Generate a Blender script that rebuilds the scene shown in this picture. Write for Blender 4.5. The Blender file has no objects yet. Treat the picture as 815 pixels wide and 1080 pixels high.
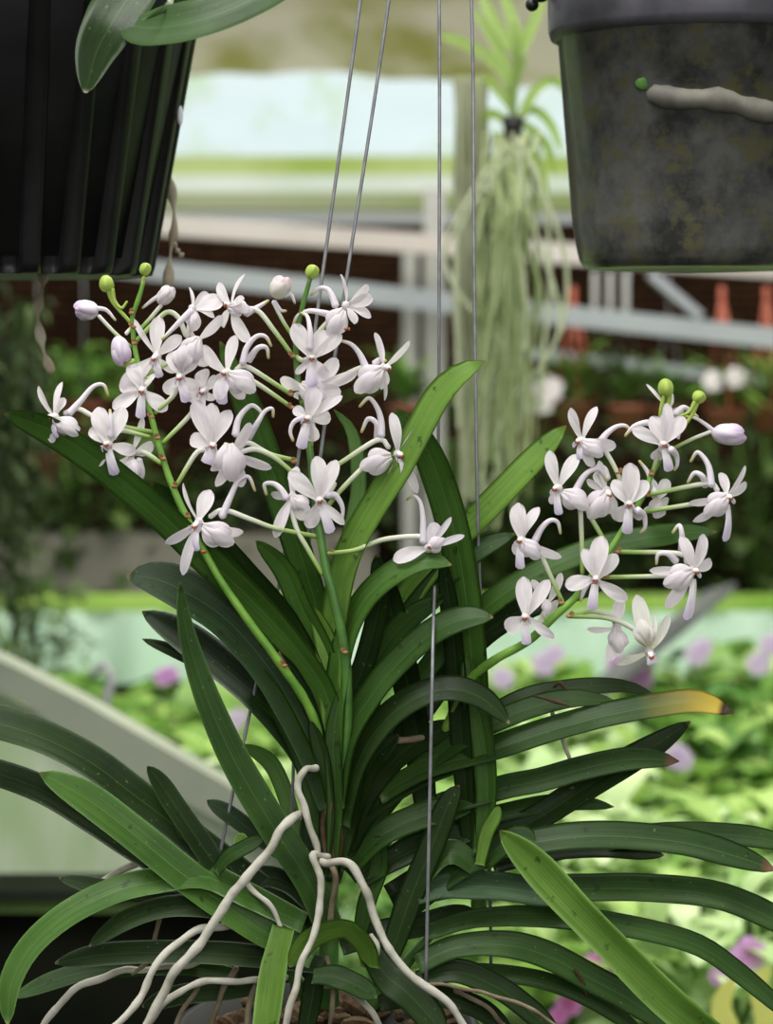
import bpy, math, random
from mathutils import Vector, Matrix, noise
random.seed(7)
SC = bpy.context.scene
COL = SC.collection
# ------------------------------------------------------------------ camera
FPX = 2400.0
PITCH = math.atan(190/2400)
CAM = Vector((0, 0, 1.6))
RT = Vector((1, 0, 0)); FW = Vector((0, math.cos(PITCH), -math.sin(PITCH))); UP = Vector((0, math.sin(PITCH), math.cos(PITCH)))
def P(x, y, d):
    s = d/FPX
    return CAM + RT*((x-407.5)*s) + UP*((540-y)*s) + FW*d
D0 = 1.2
PX = 0.0005
def Q(x, y, z=0):            # photo point near the hanging orchid, z in half-millimetres behind its middle
    return P(x, y, D0 + z*PX)
cd = bpy.data.cameras.new('camera'); cam = bpy.data.objects.new('camera', cd); COL.objects.link(cam)
cam.location = CAM; cam.rotation_euler = (math.pi/2-PITCH, 0, 0)
cd.sensor_fit = 'VERTICAL'; cd.sensor_height = 24; cd.lens = FPX/1080*24
cd.dof.use_dof = True; cd.dof.focus_distance = D0-0.004; cd.dof.aperture_fstop = 5.4
cd.clip_start = 0.05
SC.camera = cam
SC.view_settings.view_transform = 'Standard'
SC.view_settings.look = 'None'
SC.view_settings.exposure = 0.10

# ------------------------------------------------------------------ materials
def newmat(name):
    m = bpy.data.materials.new(name); m.use_nodes = True
    nt = m.node_tree; nt.nodes.clear()
    out = nt.nodes.new('ShaderNodeOutputMaterial')
    b = nt.nodes.new('ShaderNodeBsdfPrincipled')
    nt.links.new(b.outputs[0], out.inputs[0])
    return m, nt, b, out
def rgba(c): return (c[0], c[1], c[2], 1)
def ramp(nt, stops, interp='LINEAR'):
    r = nt.nodes.new('ShaderNodeValToRGB'); r.color_ramp.interpolation = interp
    e = r.color_ramp.elements
    e[0].position = stops[0][0]; e[0].color = rgba(stops[0][1])
    e[1].position = stops[-1][0]; e[1].color = rgba(stops[-1][1])
    for p, c in stops[1:-1]:
        n = e.new(p); n.color = rgba(c)
    return r
def noise_node(nt, scale, detail=3, coord='Object', rough=0.5, vec_scale=None):
    tc = nt.nodes.new('ShaderNodeTexCoord'); n = nt.nodes.new('ShaderNodeTexNoise')
    n.inputs['Scale'].default_value = scale; n.inputs['Detail'].default_value = detail; n.inputs['Roughness'].default_value = rough
    src = tc.outputs[coord]
    if vec_scale:
        mp = nt.nodes.new('ShaderNodeMapping'); mp.inputs['Scale'].default_value = vec_scale
        nt.links.new(src, mp.inputs[0]); src = mp.outputs[0]
    nt.links.new(src, n.inputs['Vector'])
    return n
def mix(nt, a, b, fac, mode='MIX'):
    m = nt.nodes.new('ShaderNodeMix'); m.data_type = 'RGBA'; m.blend_type = mode
    for k, v in ((0, fac), (6, a), (7, b)):
        if hasattr(v, 'is_linked') or hasattr(v, 'links'): nt.links.new(v, m.inputs[k])
        else: m.inputs[k].default_value = v if k == 0 else rgba(v)
    return m.outputs[2]
def uvxy(nt):
    tc = nt.nodes.new('ShaderNodeTexCoord'); s = nt.nodes.new('ShaderNodeSeparateXYZ')
    nt.links.new(tc.outputs['UV'], s.inputs[0]); return s.outputs[0], s.outputs[1]
def mat_simple(name, c1, c2=None, scale=20, rough=0.6, spec=0.4, metal=0, emis=0, bump=0, vs=None, trans=0, lo=0.35, hi=0.65):
    m, nt, b, out = newmat(name)
    c2 = c2 or c1
    n = noise_node(nt, scale, 4, vec_scale=vs)
    r = ramp(nt, [(lo, c1), (hi, c2)]); nt.links.new(n.outputs[0], r.inputs[0])
    nt.links.new(r.outputs[0], b.inputs['Base Color'])
    b.inputs['Roughness'].default_value = rough; b.inputs['Specular IOR Level'].default_value = spec; b.inputs['Metallic'].default_value = metal
    if emis:
        nt.links.new(r.outputs[0], b.inputs['Emission Color']); b.inputs['Emission Strength'].default_value = emis
    if bump:
        bp = nt.nodes.new('ShaderNodeBump'); bp.inputs['Strength'].default_value = bump; bp.inputs['Distance'].default_value = 0.002
        nt.links.new(n.outputs[0], bp.inputs['Height']); nt.links.new(bp.outputs[0], b.inputs['Normal'])
    if trans:
        t = nt.nodes.new('ShaderNodeBsdfTranslucent'); nt.links.new(r.outputs[0], t.inputs[0])
        mx = nt.nodes.new('ShaderNodeMixShader'); mx.inputs[0].default_value = trans
        nt.links.new(b.outputs[0], mx.inputs[1]); nt.links.new(t.outputs[0], mx.inputs[2]); nt.links.new(mx.outputs[0], out.inputs[0])
    return m
def mat_leaf(name, dark, light, rib, tip=None, rough=0.38, trans=0.12, tipstart=0.85):
    m, nt, b, out = newmat(name)
    u, v = uvxy(nt)
    n = noise_node(nt, 28, 4)
    r = ramp(nt, [(0.3, dark), (0.7, light)]); nt.links.new(n.outputs[0], r.inputs[0])
    # long fine veins running down the blade
    uvn = nt.nodes.new('ShaderNodeTexNoise'); uvn.inputs['Scale'].default_value = 6
    tc = nt.nodes.new('ShaderNodeTexCoord'); mp = nt.nodes.new('ShaderNodeMapping'); mp.inputs['Scale'].default_value = (7, 0.35, 1)
    nt.links.new(tc.outputs['UV'], mp.inputs[0]); nt.links.new(mp.outputs[0], uvn.inputs['Vector'])
    vr = ramp(nt, [(0.3, (0.72, 0.72, 0.72)), (0.7, (1.25, 1.25, 1.25))]); nt.links.new(uvn.outputs[0], vr.inputs[0])
    c = mix(nt, r.outputs[0], vr.outputs[0], 1.0, 'MULTIPLY')
    rr = ramp(nt, [(0.0, (0.5,)*3), (0.022, (0.0,)*3), (0.475, (0,)*3), (0.496, (0.42,)*3), (0.504, (0.42,)*3), (0.525, (0,)*3), (0.978, (0,)*3), (1.0, (0.5,)*3)])
    nt.links.new(u, rr.inputs[0])
    c = mix(nt, c, rib, rr.outputs[0])
    # small pale specks and scars
    sp = noise_node(nt, 420, 2); sr = ramp(nt, [(0.70, (0,)*3), (0.76, (0.55,)*3)]); nt.links.new(sp.outputs[0], sr.inputs[0])
    c = mix(nt, c, (0.16, 0.20, 0.09), sr.outputs[0])
    sp2 = noise_node(nt, 150, 3); sr2 = ramp(nt, [(0.66, (0,)*3), (0.72, (0.6,)*3)]); nt.links.new(sp2.outputs[0], sr2.inputs[0])
    c = mix(nt, c, (0.010, 0.014, 0.005), sr2.outputs[0])
    # browned very tip
    last = ramp(nt, [(0.985, (0,)*3), (0.997, (0.7,)*3)]); nt.links.new(v, last.inputs[0])
    if tip == 'yellow':
        ty = ramp(nt, [(0.74, (0,)*3), (0.86, (0.35,)*3), (0.95, (0.9,)*3)]); nt.links.new(v, ty.inputs[0])
        c = mix(nt, c, (0.50, 0.36, 0.05), ty.outputs[0])
        tb = ramp(nt, [(0.955, (0,)*3), (0.97, (1,)*3)]); nt.links.new(v, tb.inputs[0])
        c = mix(nt, c, (0.03, 0.012, 0.006), tb.outputs[0])
    elif tip == 'brown':
        tb = ramp(nt, [(0.955, (0,)*3), (0.972, (1,)*3)]); nt.links.new(v, tb.inputs[0])
        c = mix(nt, c, (0.10, 0.055, 0.025), tb.outputs[0])
    else:
        c = mix(nt, c, (0.25, 0.2, 0.08), last.outputs[0])
    nt.links.new(c, b.inputs['Base Color'])
    b.inputs['Roughness'].default_value = rough; b.inputs['Specular IOR Level'].default_value = 0.20
    bp = nt.nodes.new('ShaderNodeBump'); bp.inputs['Strength'].default_value = 0.25; bp.inputs['Distance'].default_value = 0.0006
    nt.links.new(uvn.outputs[0], bp.inputs['Height']); nt.links.new(bp.outputs[0], b.inputs['Normal'])
    t = nt.nodes.new('ShaderNodeBsdfTranslucent')
    tcl = mix(nt, c, (1.5, 2.0, 0.6), 1.0, 'MULTIPLY'); nt.links.new(tcl, t.inputs[0])
    mx = nt.nodes.new('ShaderNodeMixShader'); mx.inputs[0].default_value = trans
    nt.links.new(b.outputs[0], mx.inputs[1]); nt.links.new(t.outputs[0], mx.inputs[2]); nt.links.new(mx.outputs[0], out.inputs[0])
    return m
def mat_petal(name, stops, trans=0.35, bumpy=True):
    """colour runs along the piece (UV y)"""
    m, nt, b, out = newmat(name)
    u, v = uvxy(nt)
    r = ramp(nt, stops); nt.links.new(v, r.inputs[0])
    tc = nt.nodes.new('ShaderNodeTexCoord'); mp = nt.nodes.new('ShaderNodeMapping'); mp.inputs['Scale'].default_value = (9, 0.8, 1)
    n = nt.nodes.new('ShaderNodeTexNoise'); n.inputs['Scale'].default_value = 3
    nt.links.new(tc.outputs['UV'], mp.inputs[0]); nt.links.new(mp.outputs[0], n.inputs['Vector'])
    vr = ramp(nt, [(0.3, (0.87, 0.84, 0.87)), (0.7, (1, 1, 1))]); nt.links.new(n.outputs[0], vr.inputs[0])
    c = mix(nt, r.outputs[0], vr.outputs[0], 1.0, 'MULTIPLY')
    nt.links.new(c, b.inputs['Base Color'])
    b.inputs['Roughness'].default_value = 0.5; b.inputs['Specular IOR Level'].default_value = 0.3
    if bumpy:
        bp = nt.nodes.new('ShaderNodeBump'); bp.inputs['Strength'].default_value = 0.3; bp.inputs['Distance'].default_value = 0.0005
        nt.links.new(n.outputs[0], bp.inputs['Height']); nt.links.new(bp.outputs[0], b.inputs['Normal'])
    t = nt.nodes.new('ShaderNodeBsdfTranslucent'); nt.links.new(c, t.inputs[0])
    mx = nt.nodes.new('ShaderNodeMixShader'); mx.inputs[0].default_value = trans
    nt.links.new(b.outputs[0], mx.inputs[1]); nt.links.new(t.outputs[0], mx.inputs[2]); nt.links.new(mx.outputs[0], out.inputs[0])
    return m
def mat_foliage(name, dark, light, trans=0.3, rough=0.5):
    m, nt, b, out = newmat(name)
    g = nt.nodes.new('ShaderNodeNewGeometry')
    r = ramp(nt, [(0.0, dark), (1.0, light)]); nt.links.new(g.outputs['Random Per Island'], r.inputs[0])
    nt.links.new(r.outputs[0], b.inputs['Base Color']); b.inputs['Roughness'].default_value = rough
    t = nt.nodes.new('ShaderNodeBsdfTranslucent'); nt.links.new(r.outputs[0], t.inputs[0])
    mx = nt.nodes.new('ShaderNodeMixShader'); mx.inputs[0].default_value = trans
    nt.links.new(b.outputs[0], mx.inputs[1]); nt.links.new(t.outputs[0], mx.inputs[2]); nt.links.new(mx.outputs[0], out.inputs[0])
    return m
M = {}
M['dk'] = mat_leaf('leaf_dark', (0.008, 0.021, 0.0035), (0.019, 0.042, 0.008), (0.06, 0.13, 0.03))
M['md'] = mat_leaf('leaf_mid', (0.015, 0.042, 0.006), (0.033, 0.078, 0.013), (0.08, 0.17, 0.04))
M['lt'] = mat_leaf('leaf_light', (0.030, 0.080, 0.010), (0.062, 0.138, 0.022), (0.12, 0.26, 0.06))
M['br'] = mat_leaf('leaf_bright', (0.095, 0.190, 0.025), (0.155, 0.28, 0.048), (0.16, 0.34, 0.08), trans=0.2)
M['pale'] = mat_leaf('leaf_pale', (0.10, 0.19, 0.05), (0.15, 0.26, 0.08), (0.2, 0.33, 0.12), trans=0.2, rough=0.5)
M['blue'] = mat_leaf('leaf_bluish', (0.030, 0.062, 0.026), (0.045, 0.092, 0.038), (0.12, 0.2, 0.12), rough=0.45)
M['dull'] = mat_leaf('leaf_dull', (0.012, 0.027, 0.009), (0.022, 0.046, 0.015), (0.06, 0.11, 0.05), rough=0.5)
M['ylw'] = mat_leaf('leaf_yellow_tip', (0.018, 0.048, 0.008), (0.038, 0.085, 0.016), (0.10, 0.22, 0.06), tip='yellow')
M['brn'] = mat_leaf('leaf_brown_tip', (0.014, 0.038, 0.007), (0.030, 0.070, 0.013), (0.10, 0.2, 0.06), tip='brown')
W = (0.88, 0.825, 0.845)
M['petal'] = mat_petal('petal_white', [(0, (0.83, 0.82, 0.76)), (0.25, W), (0.8, W), (1, (0.86, 0.78, 0.84))])
M['cream'] = mat_petal('petal_cream', [(0, (0.85, 0.82, 0.62)), (0.4, (0.84, 0.83, 0.74)), (1, (0.85, 0.82, 0.78))])
M['lip'] = mat_petal('lip_lavender', [(0, (0.86, 0.82, 0.80)), (0.45, (0.85, 0.79, 0.87)), (1, (0.76, 0.66, 0.87))])
M['spur'] = mat_petal('spur_white', [(0, (0.85, 0.80, 0.86)), (0.8, (0.85, 0.80, 0.82)), (0.9, (0.72, 0.66, 0.42)), (1, (0.50, 0.48, 0.16))], trans=0.2, bumpy=False)
M['pedicel'] = mat_petal('pedicel', [(0, (0.84, 0.82, 0.80)), (0.35, (0.76, 0.78, 0.62)), (0.75, (0.40, 0.55, 0.18)), (1, (0.22, 0.38, 0.06))], trans=0.15, bumpy=False)
M['pedwhite'] = mat_petal('pedicel_white', [(0, (0.85, 0.82, 0.84)), (1, (0.78, 0.80, 0.66))], trans=0.15, bumpy=False)
M['greenbud'] = mat_petal('bud_green', [(0, (0.42, 0.55, 0.10)), (0.5, (0.45, 0.60, 0.12)), (1, (0.36, 0.52, 0.08))], trans=0.15)
M['lilacbud'] = mat_petal('bud_lilac', [(0, (0.84, 0.78, 0.84)), (0.5, (0.82, 0.74, 0.84)), (1, (0.66, 0.48, 0.68))], trans=0.2)
M['creambud'] = mat_petal('bud_cream', [(0, (0.80, 0.80, 0.55)), (0.5, (0.84, 0.80, 0.74)), (1, (0.80, 0.62, 0.66))], trans=0.2)
M['stem'] = mat_simple('flower_stem', (0.11, 0.26, 0.03), (0.19, 0.38, 0.05), 60, 0.4, trans=0.1)
M['stemdark'] = mat_simple('flower_stem_dark', (0.04, 0.12, 0.02), (0.08, 0.19, 0.03), 60, 0.4)
M['node'] = mat_simple('stem_bract', (0.26, 0.12, 0.05), (0.36, 0.22, 0.08), 200, 0.7)
M['anther'] = mat_simple('anther_orange', (0.42, 0.10, 0.02), (0.25, 0.045, 0.012), 900, 0.4)
M['column'] = mat_simple('column_white', (0.86, 0.82, 0.74), (0.85, 0.80, 0.84), 300, 0.4)
M['root'] = mat_simple('root_grey', (0.26, 0.25, 0.19), (0.48, 0.46, 0.39), 60, 0.85, spec=0.15, bump=0.8, lo=0.3, hi=0.55)
M['rootdark'] = mat_simple('root_brown', (0.10, 0.075, 0.04), (0.24, 0.20, 0.13), 60, 0.8, bump=0.7)
M['wire'] = mat_simple('galvanised_wire', (0.20, 0.20, 0.21), (0.30, 0.30, 0.32), 120, 0.45, metal=0.5)
M['husk'] = mat_simple('dry_husk', (0.035, 0.022, 0.012), (0.10, 0.065, 0.035), 90, 0.9, spec=0.1, bump=0.6)
M['potdark'] = mat_simple('dark_plastic', (0.005, 0.005, 0.005), (0.009, 0.009, 0.009), 30, 0.6, spec=0.15)

# ------------------------------------------------------------------ mesh helpers
def rootpos(p):
    v = Vector((0, 0, 0))
    while p is not None:
        v += p.location; p = p.parent
    return v
def mk(name, verts, faces, mat, parent=None, uvs=None, smooth=True, matidx=None):
    off = rootpos(parent)
    me = bpy.data.meshes.new(name)
    me.from_pydata([tuple(v-off) for v in verts], [], faces)
    if uvs:
        uv = me.uv_layers.new(name='UVMap')
        for lp in me.loops: uv.data[lp.index].uv = uvs[lp.vertex_index]
    mats = mat if isinstance(mat, (list, tuple)) else [mat]
    for mm in mats: me.materials.append(mm)
    if matidx:
        for p, i in zip(me.polygons, matidx): p.material_index = i
    if smooth: me.polygons.foreach_set('use_smooth', [True]*len(me.polygons))
    me.update()
    o = bpy.data.objects.new(name, me); COL.objects.link(o)
    if parent is not None: o.parent = parent
    return o
def thing(name, label, cat, loc, group=None):
    o = bpy.data.objects.new(name, None); COL.objects.link(o); o.location = loc; o.empty_display_size = 0.02
    o['label'] = label; o['category'] = cat
    if group: o['group'] = group
    return o
def tag(o, label, cat, group=None, kind=None):
    o['label'] = label; o['category'] = cat
    if group: o['group'] = group
    if kind: o['kind'] = kind
    return o
class MB:
    def __init__(s): s.v = []; s.f = []; s.uv = []; s.mi = []; s.cur = 0
    def add(s, v, f, uv=None):
        b = len(s.v); s.v += v; s.f += [tuple(i+b for i in ff) for ff in f]
        s.uv += uv if uv else [(0.5, 0.5)]*len(v); s.mi += [s.cur]*len(f)
    def build(s, name, mat, parent=None, smooth=True):
        return mk(name, s.v, s.f, mat, parent, s.uv, smooth, s.mi)
def smoothpath(pts, n):
    """Catmull-Rom through pts (tuples of floats), n samples"""
    k = len(pts); out = []
    dim = len(pts[0])
    if k == 2:
        return [tuple(pts[0][j]+(pts[1][j]-pts[0][j])*i/(n-1) for j in range(dim)) for i in range(n)]
    L = [0]
    for i in range(1, k): L.append(L[-1]+max(1e-9, math.dist(pts[i][:2] if dim > 3 else pts[i], pts[i-1][:2] if dim > 3 else pts[i-1])))
    for i in range(n):
        s = L[-1]*i/(n-1); j = 0
        while j < k-2 and s > L[j+1]: j += 1
        t = (s-L[j])/(L[j+1]-L[j]); t = min(1, max(0, t))
        p1 = pts[j]; p2 = pts[j+1]
        p0 = pts[j-1] if j > 0 else tuple(2*a-b for a, b in zip(p1, p2))
        p3 = pts[j+2] if j+2 < k else tuple(2*b-a for a, b in zip(p1, p2))
        out.append(tuple(0.5*(2*b+(c-a)*t+(2*a-5*b+4*c-d)*t*t+(-a+3*b-3*c+d)*t**3) for a, b, c, d in zip(p0, p1, p2, p3)))
    return out
def frames(pts):
    T = []
    for i in range(len(pts)):
        a = pts[max(0, i-1)]; b = pts[min(len(pts)-1, i+1)]
        t = (b-a); t = t.normalized() if t.length > 1e-12 else Vector((0, 0, 1)); T.append(t)
    n = T[0].cross(Vector((0.13, 0.31, 0.94)))
    if n.length < 0.1: n = T[0].cross(Vector((1, 0, 0)))
    n.normalize(); out = []
    for t in T:
        n = (n - t*n.dot(t)).normalized(); out.append((t, n, t.cross(n)))
    return out
def tube(mb, pts, rad, seg=8, cap=True, wob=0):
    """pts Vectors; rad float or list"""
    fr = frames(pts); N = len(pts); v = []; uv = []; f = []
    for i, (p, (t, n, b)) in enumerate(zip(pts, fr)):
        r = rad[i] if isinstance(rad, (list, tuple)) else rad
        if wob: r *= 1+wob*(noise.noise(p*160))
        for k in range(seg):
            a = 2*math.pi*k/seg
            v.append(p+(n*math.cos(a)+b*math.sin(a))*r); uv.append((k/seg, i/(N-1)))
    for i in range(N-1):
        for k in range(seg):
            k2 = (k+1) % seg
            f.append((i*seg+k, i*seg+k2, (i+1)*seg+k2, (i+1)*seg+k))
    if cap:
        for i, s in ((0, -1), (N-1, 1)):
            r = rad[i] if isinstance(rad, (list, tuple)) else rad
            c = len(v); v.append(pts[i]+fr[i][0]*r*0.7*s); uv.append((0.5, i/(N-1)))
            for k in range(seg):
                k2 = (k+1) % seg
                f.append((i*seg+k2, i*seg+k, c) if s < 0 else (i*seg+k, i*seg+k2, c))
    mb.add(v, f, uv)
def ellipsoid(mb, c, ax, seg=14, rings=9, bump=0.0, pinch=0.0):
    """ax: three Vectors (scaled half axes); ax[2] is the long axis, uv y along it"""
    v = []; uv = []; f = []
    for i in range(rings+1):
        th = math.pi*i/rings
        for k in range(seg):
            ph = 2*math.pi*k/seg
            s = math.sin(th)*(1+bump*math.sin(3*ph)*(0.4+1.4*i/rings)+bump*0.5*math.sin(5*ph+2*th))*(1-pinch*(i/rings-0.4))
            v.append(c+ax[0]*s*math.cos(ph)+ax[1]*s*math.sin(ph)-ax[2]*math.cos(th)); uv.append((k/seg, i/rings))
    for i in range(rings):
        for k in range(seg):
            k2 = (k+1) % seg
            f.append((i*seg+k, i*seg+k2, (i+1)*seg+k2, (i+1)*seg+k))
    mb.add(v, f, uv)
def lathe(mb, c, prof, seg=48, ribs=0, ribdepth=0, axis=Vector((0, 0, 1)), ribfrom=0, ribto=99):
    v = []; uv = []; f = []
    ax = axis.normalized(); n = ax.orthogonal().normalized(); n = Vector((1, 0, 0)) - ax*ax.x; n.normalize(); b = ax.cross(n)
    for i, (r, h) in enumerate(prof):
        for k in range(seg):
            a = 2*math.pi*k/seg; rr = r
            if ribs and ribfrom <= i <= ribto: rr = r*(1-ribdepth*max(0, math.cos(ribs*a))**0.7 if math.cos(ribs*a) > 0 else r/r*r and 1) if False else r*(1-ribdepth*(0.5+0.5*math.tanh(2.5*math.cos(ribs*a))))
            v.append(c+ax*h+(n*math.cos(a)+b*math.sin(a))*rr); uv.append((k/seg, i/(len(prof)-1)))
    for i in range(len(prof)-1):
        for k in range(seg):
            k2 = (k+1) % seg
            f.append((i*seg+k, i*seg+k2, (i+1)*seg+k2, (i+1)*seg+k))
    mb.add(v, f, uv)
def box(mb, c, hx, hy, hz, X=Vector((1, 0, 0)), Y=Vector((0, 1, 0)), Z=Vector((0, 0, 1))):
    v = [c+X*hx*a+Y*hy*b+Z*hz*d for d in (-1, 1) for b in (-1, 1) for a in (-1, 1)]
    mb.add(v, [(0, 2, 3, 1), (4, 5, 7, 6), (0, 1, 5, 4), (2, 6, 7, 3), (0, 4, 6, 2), (1, 3, 7, 5)])
def bar(mb, p, q, w, h):
    """square bar from p to q (Vectors), w along view depth, h across"""
    X = (q-p); L = X.length; X.normalize(); Y = Vector((0, 1, 0)); Y = (Y-X*Y.dot(X)).normalized(); Z = X.cross(Y)
    box(mb, (p+q)/2, L/2, w/2, h/2, X, Y, Z)

# ------------------------------------------------------------------ strap leaves
def leaf(parent, pts, w, mat, z0=0, z1=0, roll=34, fold=0.22, tipr=0.16, base=0.75, name='leaf', label=None, thick=1.6, zmid=None, notch=False):
    """pts: photo points from BASE to TIP; w: apparent width; z0..z1 depth base to tip"""
    n = 34
    k = len(pts); P4 = []
    for i, p in enumerate(pts):
        t = i/(k-1)
        z = z0+(z1-z0)*t
        if zmid is not None: z += zmid*4*t*(1-t)
        if len(p) > 2: z = p[2]
        P4.append(Q(p[0], p[1], z))
    C = [Vector(p) for p in smoothpath([tuple(p) for p in P4], n)]
    V = []; UV = []; F = []
    nx = 8
    rl = math.radians(roll); prevside = None
    fr = []
    for i in range(n):
        t = (C[min(n-1, i+1)]-C[max(0, i-1)]).normalized()
        side = t.cross(FW).normalized()
        if prevside is None:
            if side.dot(UP) < 0: side = -side
            if abs(side.dot(UP)) < 0.3 and side.x > 0: side = -side
        elif side.dot(prevside) < 0: side = -side
        prevside = side
        wv = side*math.cos(rl)+FW*math.sin(rl); wv = (wv-t*wv.dot(t)).normalized()
        nr = t.cross(wv).normalized()
        if nr.dot(FW) > 0: nr = -nr            # normal towards the viewer side = upper face
        fr.append((wv, nr))
    rnd = random.Random(int(pts[0][0]*31+pts[-1][1]*7))
    ph = rnd.random()*6
    for i in range(n):
        v = i/(n-1)
        prof = base+(1-base)*min(1, v/0.35)
        if v > 1-tipr*1.6:
            q = (v-(1-tipr*1.6))/(tipr*1.6); prof *= max(0.0, (1-q**2.2))**0.62
        prof = max(prof, 0.06)
        W2 = w*PX*prof*0.5/max(0.35, math.cos(rl)*0.9+0.1)
        wv, nr = fr[i]
        wave = 1+0.04*math.sin(v*9+ph)
        for side in (1, -1):
            for j in range(nx+1):
                s = j/nx*2-1
                dz = fold*W2*(abs(s)**1.3)*(1.0-0.3*v) + 0.03*W2*math.sin(v*14+ph)*s
                ed = (1-abs(s)**4)
                V.append(C[i]+wv*(s*W2*wave)+nr*(dz+side*thick*PX*0.5*ed)); UV.append((j/nx, v))
    row = 2*(nx+1)
    for i in range(n-1):
        for j in range(nx):
            a = i*row+j; b = a+1; c = b+row; d = a+row
            F.append((a, b, c, d))
            a += nx+1; b += nx+1; c += nx+1; d += nx+1
            F.append((d, c, b, a))
        for j0 in (0, nx):
            a = i*row+j0; b = a+nx+1; F.append((a, a+row, b+row, b))
    F.append(tuple(range(nx+1))+tuple(reversed(range(nx+1, row))))
    e = (n-1)*row
    F.append(tuple(reversed(range(e, e+nx+1)))+tuple(range(e+nx+1, e+row)))
    o = mk(name, V, F, M[mat], parent, UV)
    if label: o['label'] = label
    return o

# ------------------------------------------------------------------ the hanging orchid
POTC = P(345, 1190, 1.26)
orchid = thing('potted_orchid', 'white-flowered orchid with arching strap leaves and three flower spikes, hanging on wires', 'orchid', POTC)
# pot, mostly below the frame
mb = MB(); hh = (P(345, 1078, 1.26)-POTC).z
lathe(mb, POTC, [(0.001, 0), (0.055, 0), (0.062, 0.002), (0.078, hh-0.012), (0.083, hh-0.010), (0.084, hh), (0.079, hh+0.001), (0.075, hh-0.012), (0.001, hh-0.014)], 56, 14, 0.02, ribfrom=2, ribto=3)
mb.build('pot', M['potdark'], orchid)
mb = MB(); rr = random.Random(3)
for i in range(110):
    a = rr.random()*6.28; r = 0.07*math.sqrt(rr.random()); c = POTC+Vector((r*math.cos(a), r*math.sin(a), hh-0.008+rr.random()*0.008))
    s = 0.005+rr.random()*0.006
    X = Vector((rr.uniform(-1, 1), rr.uniform(-1, 1), rr.uniform(-.4, .4))).normalized(); Y = X.orthogonal().normalized()
    ellipsoid(mb, c, (Y*s*0.6, X.cross(Y)*s*0.6, X*s), 7, 5)
med = mb.build('growing_medium', M['husk'], orchid, False); med['label'] = 'brown bark chips filling the pot'
med['kind'] = 'stuff'

L = lambda *a, **k: leaf(orchid, *a, **k)
# --- upper fan (points from base to tip)
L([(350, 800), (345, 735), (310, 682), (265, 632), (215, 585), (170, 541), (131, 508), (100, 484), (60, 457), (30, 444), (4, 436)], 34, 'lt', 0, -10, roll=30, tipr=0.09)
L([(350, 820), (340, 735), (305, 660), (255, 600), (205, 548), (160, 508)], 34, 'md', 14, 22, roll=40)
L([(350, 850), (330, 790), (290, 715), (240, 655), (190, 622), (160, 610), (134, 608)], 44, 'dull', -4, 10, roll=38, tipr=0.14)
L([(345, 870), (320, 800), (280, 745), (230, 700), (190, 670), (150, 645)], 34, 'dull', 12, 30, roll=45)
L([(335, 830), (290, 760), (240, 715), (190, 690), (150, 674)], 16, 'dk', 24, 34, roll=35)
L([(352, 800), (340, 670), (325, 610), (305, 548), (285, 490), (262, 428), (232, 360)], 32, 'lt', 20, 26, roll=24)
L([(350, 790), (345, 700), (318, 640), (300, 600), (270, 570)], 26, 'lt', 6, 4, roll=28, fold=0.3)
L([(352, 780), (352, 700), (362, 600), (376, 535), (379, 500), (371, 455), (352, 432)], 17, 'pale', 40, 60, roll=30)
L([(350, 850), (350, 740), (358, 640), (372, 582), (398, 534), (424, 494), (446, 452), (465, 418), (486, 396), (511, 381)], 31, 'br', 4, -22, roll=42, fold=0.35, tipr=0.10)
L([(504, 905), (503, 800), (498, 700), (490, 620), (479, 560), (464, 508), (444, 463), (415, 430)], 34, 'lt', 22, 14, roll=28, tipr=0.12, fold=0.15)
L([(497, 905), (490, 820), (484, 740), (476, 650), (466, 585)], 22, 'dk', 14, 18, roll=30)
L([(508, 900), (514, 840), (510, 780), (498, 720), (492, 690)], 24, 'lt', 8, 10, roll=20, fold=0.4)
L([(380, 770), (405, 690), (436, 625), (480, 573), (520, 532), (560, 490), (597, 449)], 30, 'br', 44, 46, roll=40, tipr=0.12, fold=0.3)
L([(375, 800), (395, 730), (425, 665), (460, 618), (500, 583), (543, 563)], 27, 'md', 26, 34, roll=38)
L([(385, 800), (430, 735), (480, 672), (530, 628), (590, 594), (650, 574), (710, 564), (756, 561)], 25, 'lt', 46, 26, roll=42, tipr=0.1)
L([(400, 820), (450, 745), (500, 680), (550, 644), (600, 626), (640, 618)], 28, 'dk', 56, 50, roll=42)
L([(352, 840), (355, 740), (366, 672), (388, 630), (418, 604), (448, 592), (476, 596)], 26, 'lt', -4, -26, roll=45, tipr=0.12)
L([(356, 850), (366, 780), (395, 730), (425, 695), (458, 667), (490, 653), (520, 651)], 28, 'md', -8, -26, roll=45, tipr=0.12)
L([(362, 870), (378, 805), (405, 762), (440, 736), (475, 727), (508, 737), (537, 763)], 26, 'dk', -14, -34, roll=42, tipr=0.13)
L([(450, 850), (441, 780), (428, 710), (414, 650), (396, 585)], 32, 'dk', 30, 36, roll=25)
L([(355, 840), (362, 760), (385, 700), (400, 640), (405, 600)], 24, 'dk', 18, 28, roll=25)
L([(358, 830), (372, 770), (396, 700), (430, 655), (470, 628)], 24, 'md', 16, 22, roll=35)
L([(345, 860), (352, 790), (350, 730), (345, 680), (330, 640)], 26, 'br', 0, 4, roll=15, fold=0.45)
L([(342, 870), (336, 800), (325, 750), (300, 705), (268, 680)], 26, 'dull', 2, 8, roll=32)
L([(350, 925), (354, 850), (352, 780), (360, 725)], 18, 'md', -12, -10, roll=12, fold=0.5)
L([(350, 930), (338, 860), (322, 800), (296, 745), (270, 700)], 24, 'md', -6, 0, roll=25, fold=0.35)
L([(352, 930), (366, 870), (376, 820), (384, 780)], 22, 'dk', -10, -12, roll=20, fold=0.4)
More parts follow.
